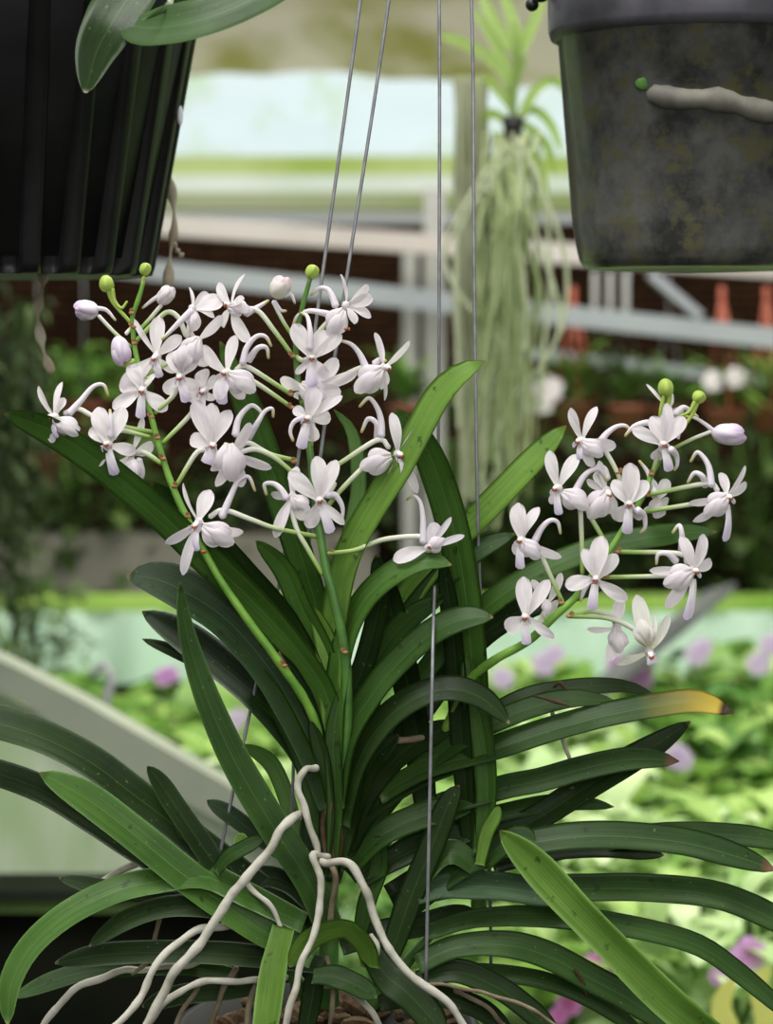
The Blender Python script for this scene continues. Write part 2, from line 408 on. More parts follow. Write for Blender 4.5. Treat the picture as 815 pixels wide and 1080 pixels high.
L([(340, 925), (346, 860), (340, 800), (328, 760)], 18, 'dk', -10, -8, roll=18, fold=0.4)
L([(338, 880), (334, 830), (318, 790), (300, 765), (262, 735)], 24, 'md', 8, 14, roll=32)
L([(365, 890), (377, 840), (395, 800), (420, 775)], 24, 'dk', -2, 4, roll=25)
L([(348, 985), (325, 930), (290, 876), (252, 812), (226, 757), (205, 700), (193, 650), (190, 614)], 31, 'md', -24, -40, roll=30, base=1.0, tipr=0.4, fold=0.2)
# --- right side, horizontal sprays
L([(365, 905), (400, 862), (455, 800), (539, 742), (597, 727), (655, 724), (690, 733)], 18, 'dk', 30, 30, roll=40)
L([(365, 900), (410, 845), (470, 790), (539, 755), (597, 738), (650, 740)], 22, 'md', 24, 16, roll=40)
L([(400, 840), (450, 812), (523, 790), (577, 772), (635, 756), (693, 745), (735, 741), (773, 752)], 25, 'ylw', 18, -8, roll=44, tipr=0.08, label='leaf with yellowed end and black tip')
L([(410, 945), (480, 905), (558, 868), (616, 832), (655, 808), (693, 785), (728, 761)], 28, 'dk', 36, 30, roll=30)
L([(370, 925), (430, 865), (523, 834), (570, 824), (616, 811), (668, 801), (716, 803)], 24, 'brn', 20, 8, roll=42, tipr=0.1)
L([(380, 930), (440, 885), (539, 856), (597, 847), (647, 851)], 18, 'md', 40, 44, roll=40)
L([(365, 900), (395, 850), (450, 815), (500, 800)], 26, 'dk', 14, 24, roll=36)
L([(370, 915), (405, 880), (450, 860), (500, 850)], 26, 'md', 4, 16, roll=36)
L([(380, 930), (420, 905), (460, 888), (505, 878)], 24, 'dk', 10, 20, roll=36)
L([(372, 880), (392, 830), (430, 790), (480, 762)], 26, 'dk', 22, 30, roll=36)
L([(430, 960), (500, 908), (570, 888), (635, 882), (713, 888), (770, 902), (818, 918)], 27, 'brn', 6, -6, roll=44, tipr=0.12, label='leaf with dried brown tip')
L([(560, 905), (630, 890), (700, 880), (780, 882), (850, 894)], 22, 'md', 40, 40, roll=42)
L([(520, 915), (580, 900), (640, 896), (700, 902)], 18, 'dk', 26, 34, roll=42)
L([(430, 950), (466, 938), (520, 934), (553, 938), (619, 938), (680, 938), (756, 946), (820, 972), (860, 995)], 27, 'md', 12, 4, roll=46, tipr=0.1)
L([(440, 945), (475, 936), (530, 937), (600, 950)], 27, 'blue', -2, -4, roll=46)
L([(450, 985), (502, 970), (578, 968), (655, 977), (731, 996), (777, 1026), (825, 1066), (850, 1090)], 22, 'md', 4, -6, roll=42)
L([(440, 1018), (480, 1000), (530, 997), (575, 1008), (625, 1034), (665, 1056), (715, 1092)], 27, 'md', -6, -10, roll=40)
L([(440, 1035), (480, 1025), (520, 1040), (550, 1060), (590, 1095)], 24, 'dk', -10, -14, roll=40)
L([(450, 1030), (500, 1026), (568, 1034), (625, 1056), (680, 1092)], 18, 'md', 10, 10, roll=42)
L([(755, 1096), (705, 1054), (655, 1005), (604, 953), (562, 908), (527, 876)], 36, 'br', -60, -36, roll=-18, fold=0.35, tipr=0.16, base=1.0)
L([(500, 915), (480, 900), (462, 905), (440, 930)], 24, 'md', -2, 2, roll=35)
L([(508, 912), (525, 895), (545, 885), (565, 888)], 26, 'md', -2, -10, roll=30, fold=0.4)
L([(506, 912), (513, 880), (522, 862), (526, 850)], 14, 'br', -8, -8, roll=10, fold=0.4)
L([(405, 1025), (420, 985), (436, 940), (456, 893), (472, 850), (484, 828)], 27, 'dk', -4, 4, roll=24)
# --- left lower
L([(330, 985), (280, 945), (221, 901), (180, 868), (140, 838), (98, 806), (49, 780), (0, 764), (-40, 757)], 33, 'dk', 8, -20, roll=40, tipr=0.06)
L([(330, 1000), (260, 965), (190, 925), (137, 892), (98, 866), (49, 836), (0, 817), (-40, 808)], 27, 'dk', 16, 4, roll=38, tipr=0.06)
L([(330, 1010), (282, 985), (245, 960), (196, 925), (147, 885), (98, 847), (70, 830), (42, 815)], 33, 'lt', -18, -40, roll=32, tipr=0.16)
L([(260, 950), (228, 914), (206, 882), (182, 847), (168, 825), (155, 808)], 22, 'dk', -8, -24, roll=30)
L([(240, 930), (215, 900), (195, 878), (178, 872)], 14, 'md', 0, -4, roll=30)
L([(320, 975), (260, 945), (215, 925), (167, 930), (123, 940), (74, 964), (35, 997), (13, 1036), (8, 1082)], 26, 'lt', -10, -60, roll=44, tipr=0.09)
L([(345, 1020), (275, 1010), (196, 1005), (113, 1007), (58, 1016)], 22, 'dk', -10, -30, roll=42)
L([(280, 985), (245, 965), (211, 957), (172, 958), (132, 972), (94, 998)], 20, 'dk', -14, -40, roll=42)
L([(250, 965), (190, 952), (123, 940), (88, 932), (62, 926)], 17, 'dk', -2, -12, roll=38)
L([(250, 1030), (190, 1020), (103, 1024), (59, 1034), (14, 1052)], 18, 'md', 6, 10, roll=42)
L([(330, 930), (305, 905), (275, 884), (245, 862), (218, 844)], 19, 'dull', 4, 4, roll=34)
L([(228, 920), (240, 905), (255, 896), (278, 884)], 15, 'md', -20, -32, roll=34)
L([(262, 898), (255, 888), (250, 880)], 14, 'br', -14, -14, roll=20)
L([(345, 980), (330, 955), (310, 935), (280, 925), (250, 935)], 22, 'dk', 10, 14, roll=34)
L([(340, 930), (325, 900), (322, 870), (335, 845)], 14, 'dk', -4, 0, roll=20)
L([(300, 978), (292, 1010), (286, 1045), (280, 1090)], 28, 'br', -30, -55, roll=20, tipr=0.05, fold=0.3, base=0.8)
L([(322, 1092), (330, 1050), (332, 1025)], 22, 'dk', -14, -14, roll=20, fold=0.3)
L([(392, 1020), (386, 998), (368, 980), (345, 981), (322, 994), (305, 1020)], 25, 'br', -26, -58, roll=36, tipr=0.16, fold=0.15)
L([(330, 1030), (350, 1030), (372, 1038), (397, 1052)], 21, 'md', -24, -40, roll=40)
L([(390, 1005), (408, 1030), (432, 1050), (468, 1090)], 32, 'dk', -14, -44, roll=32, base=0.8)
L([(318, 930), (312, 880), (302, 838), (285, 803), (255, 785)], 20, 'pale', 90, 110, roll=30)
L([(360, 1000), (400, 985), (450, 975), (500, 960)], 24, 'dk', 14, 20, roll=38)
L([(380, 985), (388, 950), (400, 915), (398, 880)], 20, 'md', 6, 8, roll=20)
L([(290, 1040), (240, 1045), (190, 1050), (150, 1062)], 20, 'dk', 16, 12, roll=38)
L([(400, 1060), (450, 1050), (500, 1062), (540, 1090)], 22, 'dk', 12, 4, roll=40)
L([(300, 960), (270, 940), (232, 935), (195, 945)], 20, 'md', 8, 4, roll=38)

# short stems wrapped in leaf bases
mb = MB()
for (x0, y0, z0, x1, y1, z1, r) in ((346, 1060, 20, 350, 800, 8, 12), (505, 960, 30, 503, 850, 20, 9), (330, 1060, 30, 280, 985, 14, 9), (390, 1060, 30, 455, 985, 26, 9)):
    C = [Q(x0+(x1-x0)*t/9, y0+(y1-y0)*t/9, z0+(z1-z0)*t/9) for t in range(10)]
    tube(mb, C, [r*PX*(1-0.45*t/9) for t in range(10)], 10)
mb.build('cane', M['stemdark'], orchid)
for i, pp in enumerate([[(352, 915), (349, 880), (352, 850)], [(344, 905), (340, 870), (345, 845)], [(358, 905), (360, 885), (357, 862)], [(350, 895), (346, 865), (352, 835)]]):
    leaf(orchid, pp, 5, 'dk', -12, -12, name='dry_sheath', roll=10).data.materials[0] = M['husk']
# withered flower bracts stuck on the right leaves
for pts in ([(562, 734, 8), (576, 737, 4), (600, 744, 4)], [(584, 725, 4), (590, 720, 2), (597, 728, 2)], [(606, 1022, -12), (614, 1036, -16), (620, 1052, -18)], [(294, 688, -6), (300, 700, -10), (306, 706, -8)]):
    mb = MB(); C = [Vector(p) for p in smoothpath([tuple(Q(*p)) for p in pts], 10)]
    tube(mb, C, [PX*2.5*(1-0.5*abs(i/4.5-1)) for i in range(10)], 7, wob=0.5)
    mb.build('withered_bract', M['husk'], orchid)

# --- roots
def root(pts, w, mat='root', par=orchid, name='root', z=0):
    mb = MB(); n = max(12, len(pts)*9)
    V3 = [Q(p[0], p[1], p[2] if len(p) > 2 else z) for p in pts]
    C = [Vector(p) for p in smoothpath([tuple(v) for v in V3], n)]
    for i, c in enumerate(C):
        C[i] = c+Vector((noise.noise(c*70), noise.noise(c*70+Vector((9, 0, 0))), noise.noise(c*70+Vector((0, 9, 0)))))*0.0016
    tube(mb, C, [w*PX*0.40*(0.8+0.2*min(1, (n-i)/8)) for i in range(n)], 12, wob=0.22)
    return mb.build(name, M[mat], par)
root([(322, 858, -16), (302, 868, -50), (275, 906, -60), (240, 950, -66), (216, 990, -70), (186, 1024, -72), (150, 1088, -72)], 12)
root([(335, 808, -10), (322, 812, -26), (314, 828, -30), (324, 857, -32), (334, 896, -34), (331, 904, -34)], 9.5)
root([(345, 905, -22), (329, 903, -44), (339, 931, -52), (336, 970, -58), (319, 1014, -70), (298, 1088, -74)], 9.5)
root([(335, 908, -26), (343, 911, -46), (368, 911, -56), (388, 945, -62), (400, 985, -66), (430, 1026, -70), (466, 1051, -72), (494, 1088, -72)], 10.5)
root([(280, 975, 0), (216, 980, -26), (167, 1014, -50), (147, 1053, -56), (115, 1088, -60)], 10)
root([(230, 1010, 6), (170, 1022, 6), (127, 1026, 0), (88, 1039, -6), (59, 1063, -8), (42, 1088, -8)], 9.5)
root([(210, 900, 18), (170, 902, 12), (147, 908, 8), (113, 926, 2), (85, 945, -2), (60, 968, -4)], 9)
root([(262, 935, -10), (275, 945, -22), (288, 960, -26), (298, 985, -28)], 7)
root([(300, 1030, 0), (260, 1034, -14), (206, 1039, -26), (175, 1056, -30), (150, 1088, -32)], 9.5)
root([(440, 1042, -8), (461, 1039, -20), (502, 1046, -26), (553, 1061, -32), (590, 1084, -36)], 5, 'rootdark')
root([(385, 800, 30), (405, 786, 22), (432, 780, 26), (470, 772, 40)], 9, 'rootdark')
root([(340, 905, -20), (352, 925, -34), (352, 955, -34), (346, 985, -30)], 8, 'rootdark')
root([(335, 1040, 0), (360, 1040, -14), (388, 1062, -20), (405, 1090, -22)], 9)
root([(210, 1040, 0), (195, 1060, -4), (182, 1090, -6)], 7, 'rootdark')
root([(250, 1020, 2), (232, 1050, -8), (222, 1090, -8)], 8, 'rootdark')
root([(275, 1030, 0), (262, 1060, -4), (262, 1090, -4)], 8, 'rootdark')
root([(480, 1045, 0), (510, 1060, -10), (535, 1085, -10)], 6, 'rootdark')
root([(172, 960, 6), (164, 985, 2), (158, 1010, 0), (140, 1030, 0)], 6, 'rootdark')
root([(345, 1010, -4), (352, 1040, -14), (346, 1088, -14)], 7, 'rootdark')
root([(385, 1000, 0), (392, 1012, -14), (398, 1000, -20), (390, 985, -10)], 8)
root([(582, 752, 30), (592, 770, 30), (597, 790, 34), (603, 805, 36)], 6)

# ------------------------------------------------------------------ flowers
def dirface(yaw, pitch):
    y = math.radians(yaw); p = math.radians(pitch)
    return (-FW*math.cos(y)*math.cos(p)+RT*math.sin(y)*math.cos(p)+UP*math.sin(p)).normalized()
def blade(mb, c, tip, w, n, bow=0.10, cup=0.16, pw=1.0, start=0.06, twist=0.0, strap=False):
    t = tip-c; Ln = t.length; t.normalize()
    nn = n-t*n.dot(t)
    if nn.length < 0.15: nn = (-FW)-t*(-FW).dot(t)
    nn.normalize(); wd = t.cross(nn)
    if twist: wd, nn = wd*math.cos(twist)+nn*math.sin(twist), nn*math.cos(twist)-wd*math.sin(twist)
    N = 13; K = 8; v = []; uv = []; f = []
    for i in range(N):
        s = start+(1-start)*i/(N-1)
        q = i/(N-1)
        # obovate: narrow claw, widest two thirds out, rounded end
        pr = (0.30+0.70*math.sin(min(1, q/0.62)*math.pi/2)**1.3*pw) if q < 0.62 else math.sqrt(max(0.0, 1-((q-0.62)/0.385)**2.3))
        if strap: pr = (0.62+0.38*q)*(1 if q < 0.86 else math.sqrt(max(0.0, 1-((q-0.86)/0.15)**2.4)))
        pr = max(pr, 0.05)
        for k in range(K+1):
            x = k/K*2-1
            h = bow*Ln*4*q*(1-q)*0.5 + cup*w*(x*x)*0.5*(1-0.6*q) - 0.06*Ln*q**3
            h += 0.025*w*math.sin(5*x+9*q)
            v.append(c+t*(Ln*s)+wd*(w*0.5*pr*x)+nn*h); uv.append((k/K, q))
    for i in range(N-1):
        for k in range(K):
            a = i*(K+1)+k; f.append((a, a+1, a+K+2, a+K+1))
    mb.add(v, f, uv)
def px_tube(parent, pts, r0, r1, mat, name, zA, zB, seg=8, midz=0):
    k = len(pts); n = max(8, k*6)
    V3 = []
    for i, p in enumerate(pts):
        t = i/(k-1); z = p[2] if len(p) > 2 else zA+(zB-zA)*t+midz*4*t*(1-t)
        V3.append(Q(p[0], p[1], z))
    C = [Vector(p) for p in smoothpath([tuple(v) for v in V3], n)]
    mb = MB(); tube(mb, C, [PX*(r0+(r1-r0)*i/(n-1)) for i in range(n)], seg)
    return mb.build(name, M[mat], parent)
fl_rnd = random.Random(11)
def flower(c, tep, lip=None, spurs=(), peds=(), face=(0, -5), z=0, bag=None, col=True, mat='petal', sz=6, Lm=33):
    n = dirface(*face); C = Q(c[0], c[1], z)
    mb = MB()
    for tp in tep:
        x, y, w = tp[:3]; s = tp[3] if len(tp) > 3 else 0.45
        l2 = math.hypot(x-c[0], y-c[1]); dz = s*math.sqrt(max(0, Lm*Lm-l2*l2))
        tip = Q(x, y, z+dz)
        tw = fl_rnd.uniform(-0.25, 0.25)
        tip = tip+(tip-C)*0.04
        blade(mb, C+n*PX*(-2), tip, w*PX*0.98, n, bow=fl_rnd.uniform(0.04, 0.18), cup=fl_rnd.uniform(0.1, 0.45), twist=tw)
    # central boss joining the petals
    a = n.orthogonal().normalized(); b = n.cross(a)
    ellipsoid(mb, C-n*PX*1.5, (a*PX*5, b*PX*5, n*PX*4), 10, 7)
    fo = mb.build('flower', M[mat], orchid)
    if mat == 'cream': fo['label'] = 'creamy yellowish flower hanging lowest'
    if lip or bag:
        ml = MB()
        if bag:
            bx, by, br = bag[:3]; B = Q(bx, by, z+(bag[3] if len(bag) > 3 else -3))
            ax = (B-C); ax = ax.normalized() if ax.length > 1e-6 else UP
            o1 = ax.orthogonal().normalized()
            ellipsoid(ml, B, (o1*br*PX*0.5, ax.cross(o1)*br*PX*0.5, ax*br*PX*0.85), 14, 9, bump=0.08, pinch=-0.15)
            pl = (ax-FW*ax.dot(FW)).normalized(); sd0 = pl.cross(FW).normalized()
            nb = (-FW*0.9+n*0.35).normalized(); mp = MB()
            far = B+pl*br*PX*1.0; near = B-pl*br*PX*1.25-FW*PX*1.0
            for k3, (so, wf, ex) in enumerate(((-0.62, 1.15, 0.85), (0.62, 1.15, 1.0), (0.05, 1.25, 1.25))):
                tw3 = fl_rnd.uniform(-0.3, 0.3)
                blade(mp, near+sd0*so*br*PX*0.25, near+(far-near)*ex+sd0*so*br*PX*1.1-FW*PX*(2+2*k3), br*PX*wf, nb, bow=0.35, cup=-0.55, twist=tw3+so*0.5)
            mp.build('folded_petal', M[mat], fo)
        if lip:
            x, y, w = lip[:3]
            st = C+n*PX*3+(Q(x, y, z)-Q(c[0], c[1], z))*0.10
            blade(ml, st, Q(x, y, z-6), w*PX*0.82, (n+UP*0.2).normalized(), bow=0.16, cup=-0.3, strap=True)
            # upright side lobes beside the throat
            t = (Q(x, y, z)-C).normalized(); sd = t.cross(n).normalized()
            for sg in (-1, 1):
                blade(ml, C+sd*sg*PX*2, C+sd*sg*PX*6+n*PX*7+t*PX*6, 6*PX, sd*sg, cup=0.3)
        ml.build('lip', M['lip'], fo)
    if col:
        mc = MB(); mc.cur = 0
        t = (Q(lip[0], lip[1], z)-C).normalized() if lip else -UP
        sd = t.cross(n).normalized()
        cc = C+n*PX*4.5
        ellipsoid(mc, cc-t*PX*0.8, (sd*PX*3.3, t*PX*3.0, n*PX*4.2), 10, 7)
        mc.cur = 1
        for sg in (-1, 1):
            ellipsoid(mc, cc+n*PX*3.1+sd*sg*PX*1.7+t*PX*1.0, (sd*PX*1.35, t*PX*1.5, n*PX*1.2), 8, 6)
        ellipsoid(mc, cc+n*PX*2.6+t*PX*2.6, (sd*PX*1.1, t*PX*1.2, n*PX*1.0), 8, 6)
        mc.build('column', [M['column'], M['anther']], fo)['label'] = 'white column with orange-brown centre'
    for sp in spurs:
        px_tube(fo, sp, 4.2, 1.5, 'spur', 'spur', z+3, z+8)
    for pd in peds:
        zz = pd[-1][2] if len(pd[-1]) > 2 else z+6
        px_tube(fo, [(c[0]+(pd[0][0]-c[0])*0.45, c[1]+(pd[0][1]-c[1])*0.45)]+[q[:2] for q in pd], 2.9, 2.4, 'pedicel', 'pedicel', z+4, zz)
    return fo
def bud(c, half, ang, mat, z=0, wid=None, peds=(), spurs=(), bump=0.12, name='bud'):
    """half length in px along ang degrees (0 = right, 90 = up)"""
    C = Q(c[0], c[1], z); a = math.radians(ang); ax = RT*math.cos(a)+UP*math.sin(a); s = ax.cross(FW).normalized()
    wid = wid or half*0.75
    mb = MB(); ellipsoid(mb, C, (s*wid*PX, FW*wid*PX, ax*half*PX), 24, 12, bump=bump, pinch=-0.25)
    if mat != 'greenbud':
        base = C-ax*half*PX*0.8
        for k in range(5):
            th = k*1.2566+0.4; d = s*math.cos(th)+FW*math.sin(th)
            blade(mb, base+d*wid*PX*0.25, C+ax*half*PX*(1.12 if k % 2 else 0.95)+d*wid*PX*0.85, wid*PX*1.35, d, bow=0.35, cup=-0.5)
    o = mb.build(name, M[mat], orchid)
    for i, pd in enumerate(peds): px_tube(o, pd, 2.2, 2.0, 'greenbud' if mat == 'greenbud' else 'pedicel', 'pedicel', z, z+4)
    for sp in spurs: px_tube(o, sp, 2.8, 1.3, 'greenbud' if mat == 'greenbud' else 'spur', 'spur', z, z+2)
    return o

# ---- spikes
def spike(pts, r0, r1, mat, nodes=()):
    mb = MB(); n = len(pts)*6
    C = [Vector(p) for p in smoothpath([tuple(Q(*p)) for p in pts], n)]
    tube(mb, C, [PX*(r0+(r1-r0)*i/(n-1)) for i in range(n)], 12, wob=0.1)
    o = mb.build('flower_spike', M[mat], orchid)
    for (x, y, z) in nodes:
        m2 = MB(); c = Q(x, y, z-2)
        ellipsoid(m2, c, (RT*PX*3.4, FW*PX*2.4, UP*PX*2.2), 8, 6)
        blade(m2, c, c+RT*PX*random.uniform(-5, 5)+UP*PX*5-FW*PX*3, 5*PX, -FW)
        m2.build('bract', M['node'], o)
    return o
spike([(345, 800, 4), (325, 745, -6), (293, 697, -16), (262, 655, -18), (235, 616, -18), (221, 592, -16), (200, 552, -12), (189, 530, -10), (177, 500, -8), (166, 464, -6), (157, 430, -4), (149, 400, -2), (142, 366, 0), (140, 344, 0), (140, 332, 0), (146, 316, 0), (151, 298, 0)], 5.2, 2.3, 'stem',
      [(166, 462, -6), (172, 484, -8), (184, 513, -10), (160, 440, -4), (198, 545, -12), (142, 362, 0), (141, 345, 0), (139, 330, 0), (300, 702, -18)])
spike([(352, 850, 0), (364, 780, -12), (366, 744, -16), (364, 690, -20), (352, 630, -22), (345, 605, -20), (339, 572, -16), (332, 520, -8), (327, 478, 0), (322, 440, 6), (314, 400, 8), (312, 372, 6), (313, 350, 4), (319, 323, 2), (327, 294, 0)], 6.5, 2.4, 'stemdark',
      [(307, 416, 4), (308, 430, 4), (309, 376, 4), (310, 487, 0), (348, 584, -18), (364, 688, -24)])
spike([(470, 770, 30), (492, 722, 14), (520, 697, 0), (557, 676, -6), (587, 648, -8), (612, 624, -8), (649, 571, -4), (666, 543, 0), (680, 520, 2), (687, 500, 4), (694, 487, 6), (700, 455, 8), (702, 430, 8), (702, 412, 6)], 5.6, 2.3, 'stem',
      [(592, 636, -8), (652, 582, -4), (600, 650, -10), (683, 522, 0), (687, 500, 2), (651, 499, 0), (640, 608, -8)])

# ---- spike A (left)
flower((57, 440), [(40, 409, 9, 0.2), (64, 404, 10, 0.5), (67, 420, 15, 0.2), (54, 466, 14, 0.1), (83, 453, 15, 0)], (59, 462, 11), [[(73, 436), (85, 423), (98, 408), (109, 406), (114, 417)]], [[(82, 431), (100, 440), (130, 450), (163, 456, -4)]], face=(-42, -5), bag=(69, 449, 11), z=-10)
flower((114, 469), [(103, 431, 21), (95, 452, 14, 0.7), (130, 431, 18), (99, 488, 20), (142, 476, 14)], (121, 501, 15), [[(117, 460, -14), (117, 445, -16), (116, 432, -14)]], [[(127, 454), (158, 461, -6)]], face=(-12, 0), z=-14)
flower((139, 479), [(151, 442, 9, 0.6), (161, 469, 16), (126, 511, 14), (140, 512, 12), (126, 490, 14, .6)], None, [[(146, 485), (150, 499), (146, 508), (138, 512)]], [[(152, 477), (170, 489, -6)]], face=(25, -40), z=0, bag=(140, 493, 9), col=False)
flower((150, 412), [(138, 384, 17, 0.3), (160, 386, 17), (126, 406, 15), (120, 430, 16), (175, 432, 16)], (148, 441, 14), [], [[(158, 400), (150, 398, -2)]], face=(0, -5), z=-8)
flower((190, 397), [(180, 372, 16), (205, 375, 17), (174, 414, 15), (208, 412, 16), (194, 368, 14, .7)], (197, 424, 15), [], [[(182, 418), (163, 436, -2)]], face=(-5, -15), z=-14, bag=(192, 380, 10))
flower((165, 376), [(167, 335, 17), (190, 355, 14), (141, 338, 7, .8), (129, 408, 19), (184, 393, 12)], (168, 398, 13), [], [[(158, 384), (148, 392, -2)]], face=(-20, -20), z=-4)
flower((204, 325), [(201, 303, 7, .8), (219, 309, 12), (234, 316, 20), (226, 333, 14), (207, 348, 14, .3)], None, [[(202, 328, -2), (188, 341, -8), (171, 358, -10)]], [[(197, 354), (188, 335), (177, 329), (165, 338), (143, 360, 0)]], face=(60, 20), z=2, bag=(204, 337, 8), col=False)
flower((208, 360), [(234, 335, 15), (216, 386, 18), (188, 376, 22), (200, 344, 14)], None, [], [[(196, 372), (150, 398, -2)]], face=(20, -50), z=-6, bag=(203, 368, 12), col=False)
flower((215, 412), [(214, 390, 18), (202, 425, 17), (226, 422, 15), (230, 398, 13)], (212, 436, 13), [], [[(200, 438), (172, 467, -8)]], face=(-15, -15), z=2)
flower((239, 393), [(247, 355, 14), (213, 366, 17), (228, 402, 10, .6), (256, 420, 17), (230, 420, 17, -.4)], (233, 426, 17), [[(256, 383), (260, 367), (270, 355), (280, 355), (286, 365)], [(262, 380, 2), (272, 367), (281, 367), (283, 378)]], [[(261, 387), (307, 416, 4)], [(267, 402), (308, 430, 4)]], face=(-20, -5), z=-12, bag=(252, 402, 13))
flower((243, 324), [(230, 299, 12), (256, 290, 8), (256, 315, 12, -.6), (234, 344, 13), (261, 360, 16)], None, [[(259, 331), (270, 325), (283, 317)]], [[(272, 328), (290, 350), (309, 376, 4)]], face=(-50, 20), z=0, bag=(250, 325, 9), col=True)
flower((224, 470), [(206, 424, 20), (223, 427, 18), (242, 434, 17), (201, 462, 17), (232, 496, 15)], (218, 489, 18), [], [[(206, 479), (186, 512, -10)]], face=(5, -5), z=-12)
flower((243, 478), [(284, 494, 12), (264, 448, 16), (229, 512, 14), (255, 512, 16), (224, 497, 13)], None, [[(248, 459), (252, 441), (264, 428), (273, 432), (277, 440)], [(262, 462, 0), (271, 447), (279, 434), (287, 431), (288, 440)]], [[(262, 467), (285, 479), (312, 486, 2)], [(270, 474), (290, 483), (316, 505, 0)]], face=(30, -40), z=-16, bag=(243, 484, 15), col=False)
flower((209, 551), [(192, 512, 8, .3), (221, 518, 18), (176, 573, 11), (192, 604, 13), (254, 562, 16)], (206, 581, 14), [[(234, 545), (243, 524), (251, 508), (262, 503), (269, 518)]], [[(236, 538), (265, 548), (290, 557), (334, 566, -14)]], face=(-35, -30), z=-22, bag=(227, 563, 14))
mb = MB(); c = Q(215, 582, -38); ellipsoid(mb, c, (RT*PX*3, FW*PX*3, UP*PX*2), 8, 6); mb.build('anther_cap', M['anther'], orchid)
bud((153, 284), 7, 80, 'greenbud', 0, 6, [[(152, 292), (149, 305), (143, 322)]])
bud((112, 299), 9, -75, 'greenbud', 0, 7.5, [[(114, 307), (120, 320), (140, 343)]], [[(118, 305), (121, 318), (128, 325), (134, 318)]])
bud((92, 327), 12, 175, 'lilacbud', 0, 10, [[(104, 333), (120, 350), (138, 366)]], [[(101, 325), (112, 327), (122, 338)]], bump=0.22)
bud((127, 369), 15, -75, 'lilacbud', -2, 10, [[(133, 352), (139, 345)]])
bud((174, 312), 11, 50, 'petal', 4, 8, [[(170, 322), (158, 336), (146, 349)]], [[(168, 312), (160, 317), (150, 325)]], bump=0.2)
bud((136, 383), 8, 20, 'greenbud', 0, 4)
# ---- spike B (centre)
bud((329, 287), 8, 75, 'greenbud', 0, 7, [[(327, 294), (322, 310), (319, 323)]])
bud((295, 304), 12, 60, 'creambud', -4, 11, [[(288, 318), (298, 338), (308, 354)]], [[(300, 312), (307, 311), (311, 320)], [(289, 318), (296, 327), (302, 328)]], bump=0.06)
flower((366, 322), [(361, 290, 9), (388, 302, 13), (392, 314, 14), (391, 333, 14), (374, 340, 14, -.4)], None, [[(354, 323), (350, 312), (345, 305), (336, 304), (328, 311)], [(352, 333, 6), (340, 330), (326, 328), (314, 333), (309, 343)]], [[(345, 340), (322, 366, 4)]], face=(55, 5), z=-4, bag=(356, 338, 12), col=False)
mb = MB()
for dx in (-1.8, 1.8): ellipsoid(mb, Q(366+dx, 347, -18), (RT*PX*1.6, FW*PX*1.6, UP*PX*1.8), 8, 6)
mb.build('anther_cap', M['anther'], orchid)
flower((329, 378), [(310, 343, 19), (342, 349, 18), (359, 354, 14), (312, 394, 8), (345, 398, 12)], (328, 407, 17), [[(327, 368, -18), (327, 350, -18), (324, 334, -10), (317, 330, -6)]], [[(318, 380), (312, 376, 4)]], face=(0, 0), z=-12)
flower((405, 388), [(397, 352, 12), (432, 362, 12), (407, 421, 8), (404, 410, 16), (384, 402, 15, .5)], None, [[(386, 388), (379, 373), (370, 363), (358, 359)], [(395, 384, 4), (401, 379, 2), (407, 381, 0)]], [[(380, 388), (352, 402), (318, 425, 4)]], face=(55, -5), z=-4, bag=(391, 399, 14))
flower((325, 410), [(296, 401, 15), (355, 380, 19), (375, 394, 14), (358, 414, 17), (312, 420, 14)], None, [], [], face=(15, -20), z=-4, bag=(328, 412, 12), col=False)
flower((325, 442), [(333, 408, 19), (359, 418, 12), (348, 440, 15), (310, 430, 12), (331, 465, 16)], (317, 473, 16), [], [[(330, 450), (328, 470, 0)]], face=(-8, 0), z=-16)
px_tube(orchid, [(320, 440), (310, 445), (306, 455), (309, 465)], 3, 1.6, 'spur', 'spur', -14, -14)
flower((337, 528), [(335, 483, 19), (354, 487, 16), (306, 499, 18), (362, 552, 10), (325, 556, 16)], (349, 562, 15), [[(345, 522, -20), (354, 523), (361, 535), (361, 550)]], [[(348, 518), (352, 510), (336, 522, -8)]], face=(5, 0), z=-22)
flower((308, 524), [(286, 522, 10), (290, 565, 14), (322, 548, 17), (312, 493, 14)], None, [[(302, 526), (296, 516), (288, 510), (279, 511), (281, 522)]], [[(307, 535), (313, 558), (325, 580), (340, 606, -18)]], face=(-30, -15), z=-14, bag=(315, 530, 9), col=False)
flower((420, 479), [(414, 437, 13), (442, 449, 9), (440, 518, 11), (412, 506, 16), (398, 490, 15, .6)], (428, 503, 13), [[(402, 460), (402, 445), (398, 431), (389, 420), (379, 429)], [(398, 462, 6), (397, 447), (388, 442), (381, 456)]], [[(398, 464), (356, 490), (330, 503, -4)], [(390, 487), (354, 523), (340, 545, -12)]], face=(28, -10), z=-6, bag=(399, 486, 13))
flower((452, 578), [(416, 590, 16), (460, 552, 17), (475, 547, 7, .8), (488, 565, 8)], None, [[(446, 572), (446, 548), (443, 530), (436, 523), (429, 527)]], [[(443, 566), (405, 569), (375, 580), (346, 584, -20)]], face=(15, 15), z=-20, col=True, bag=(458, 575, 8))
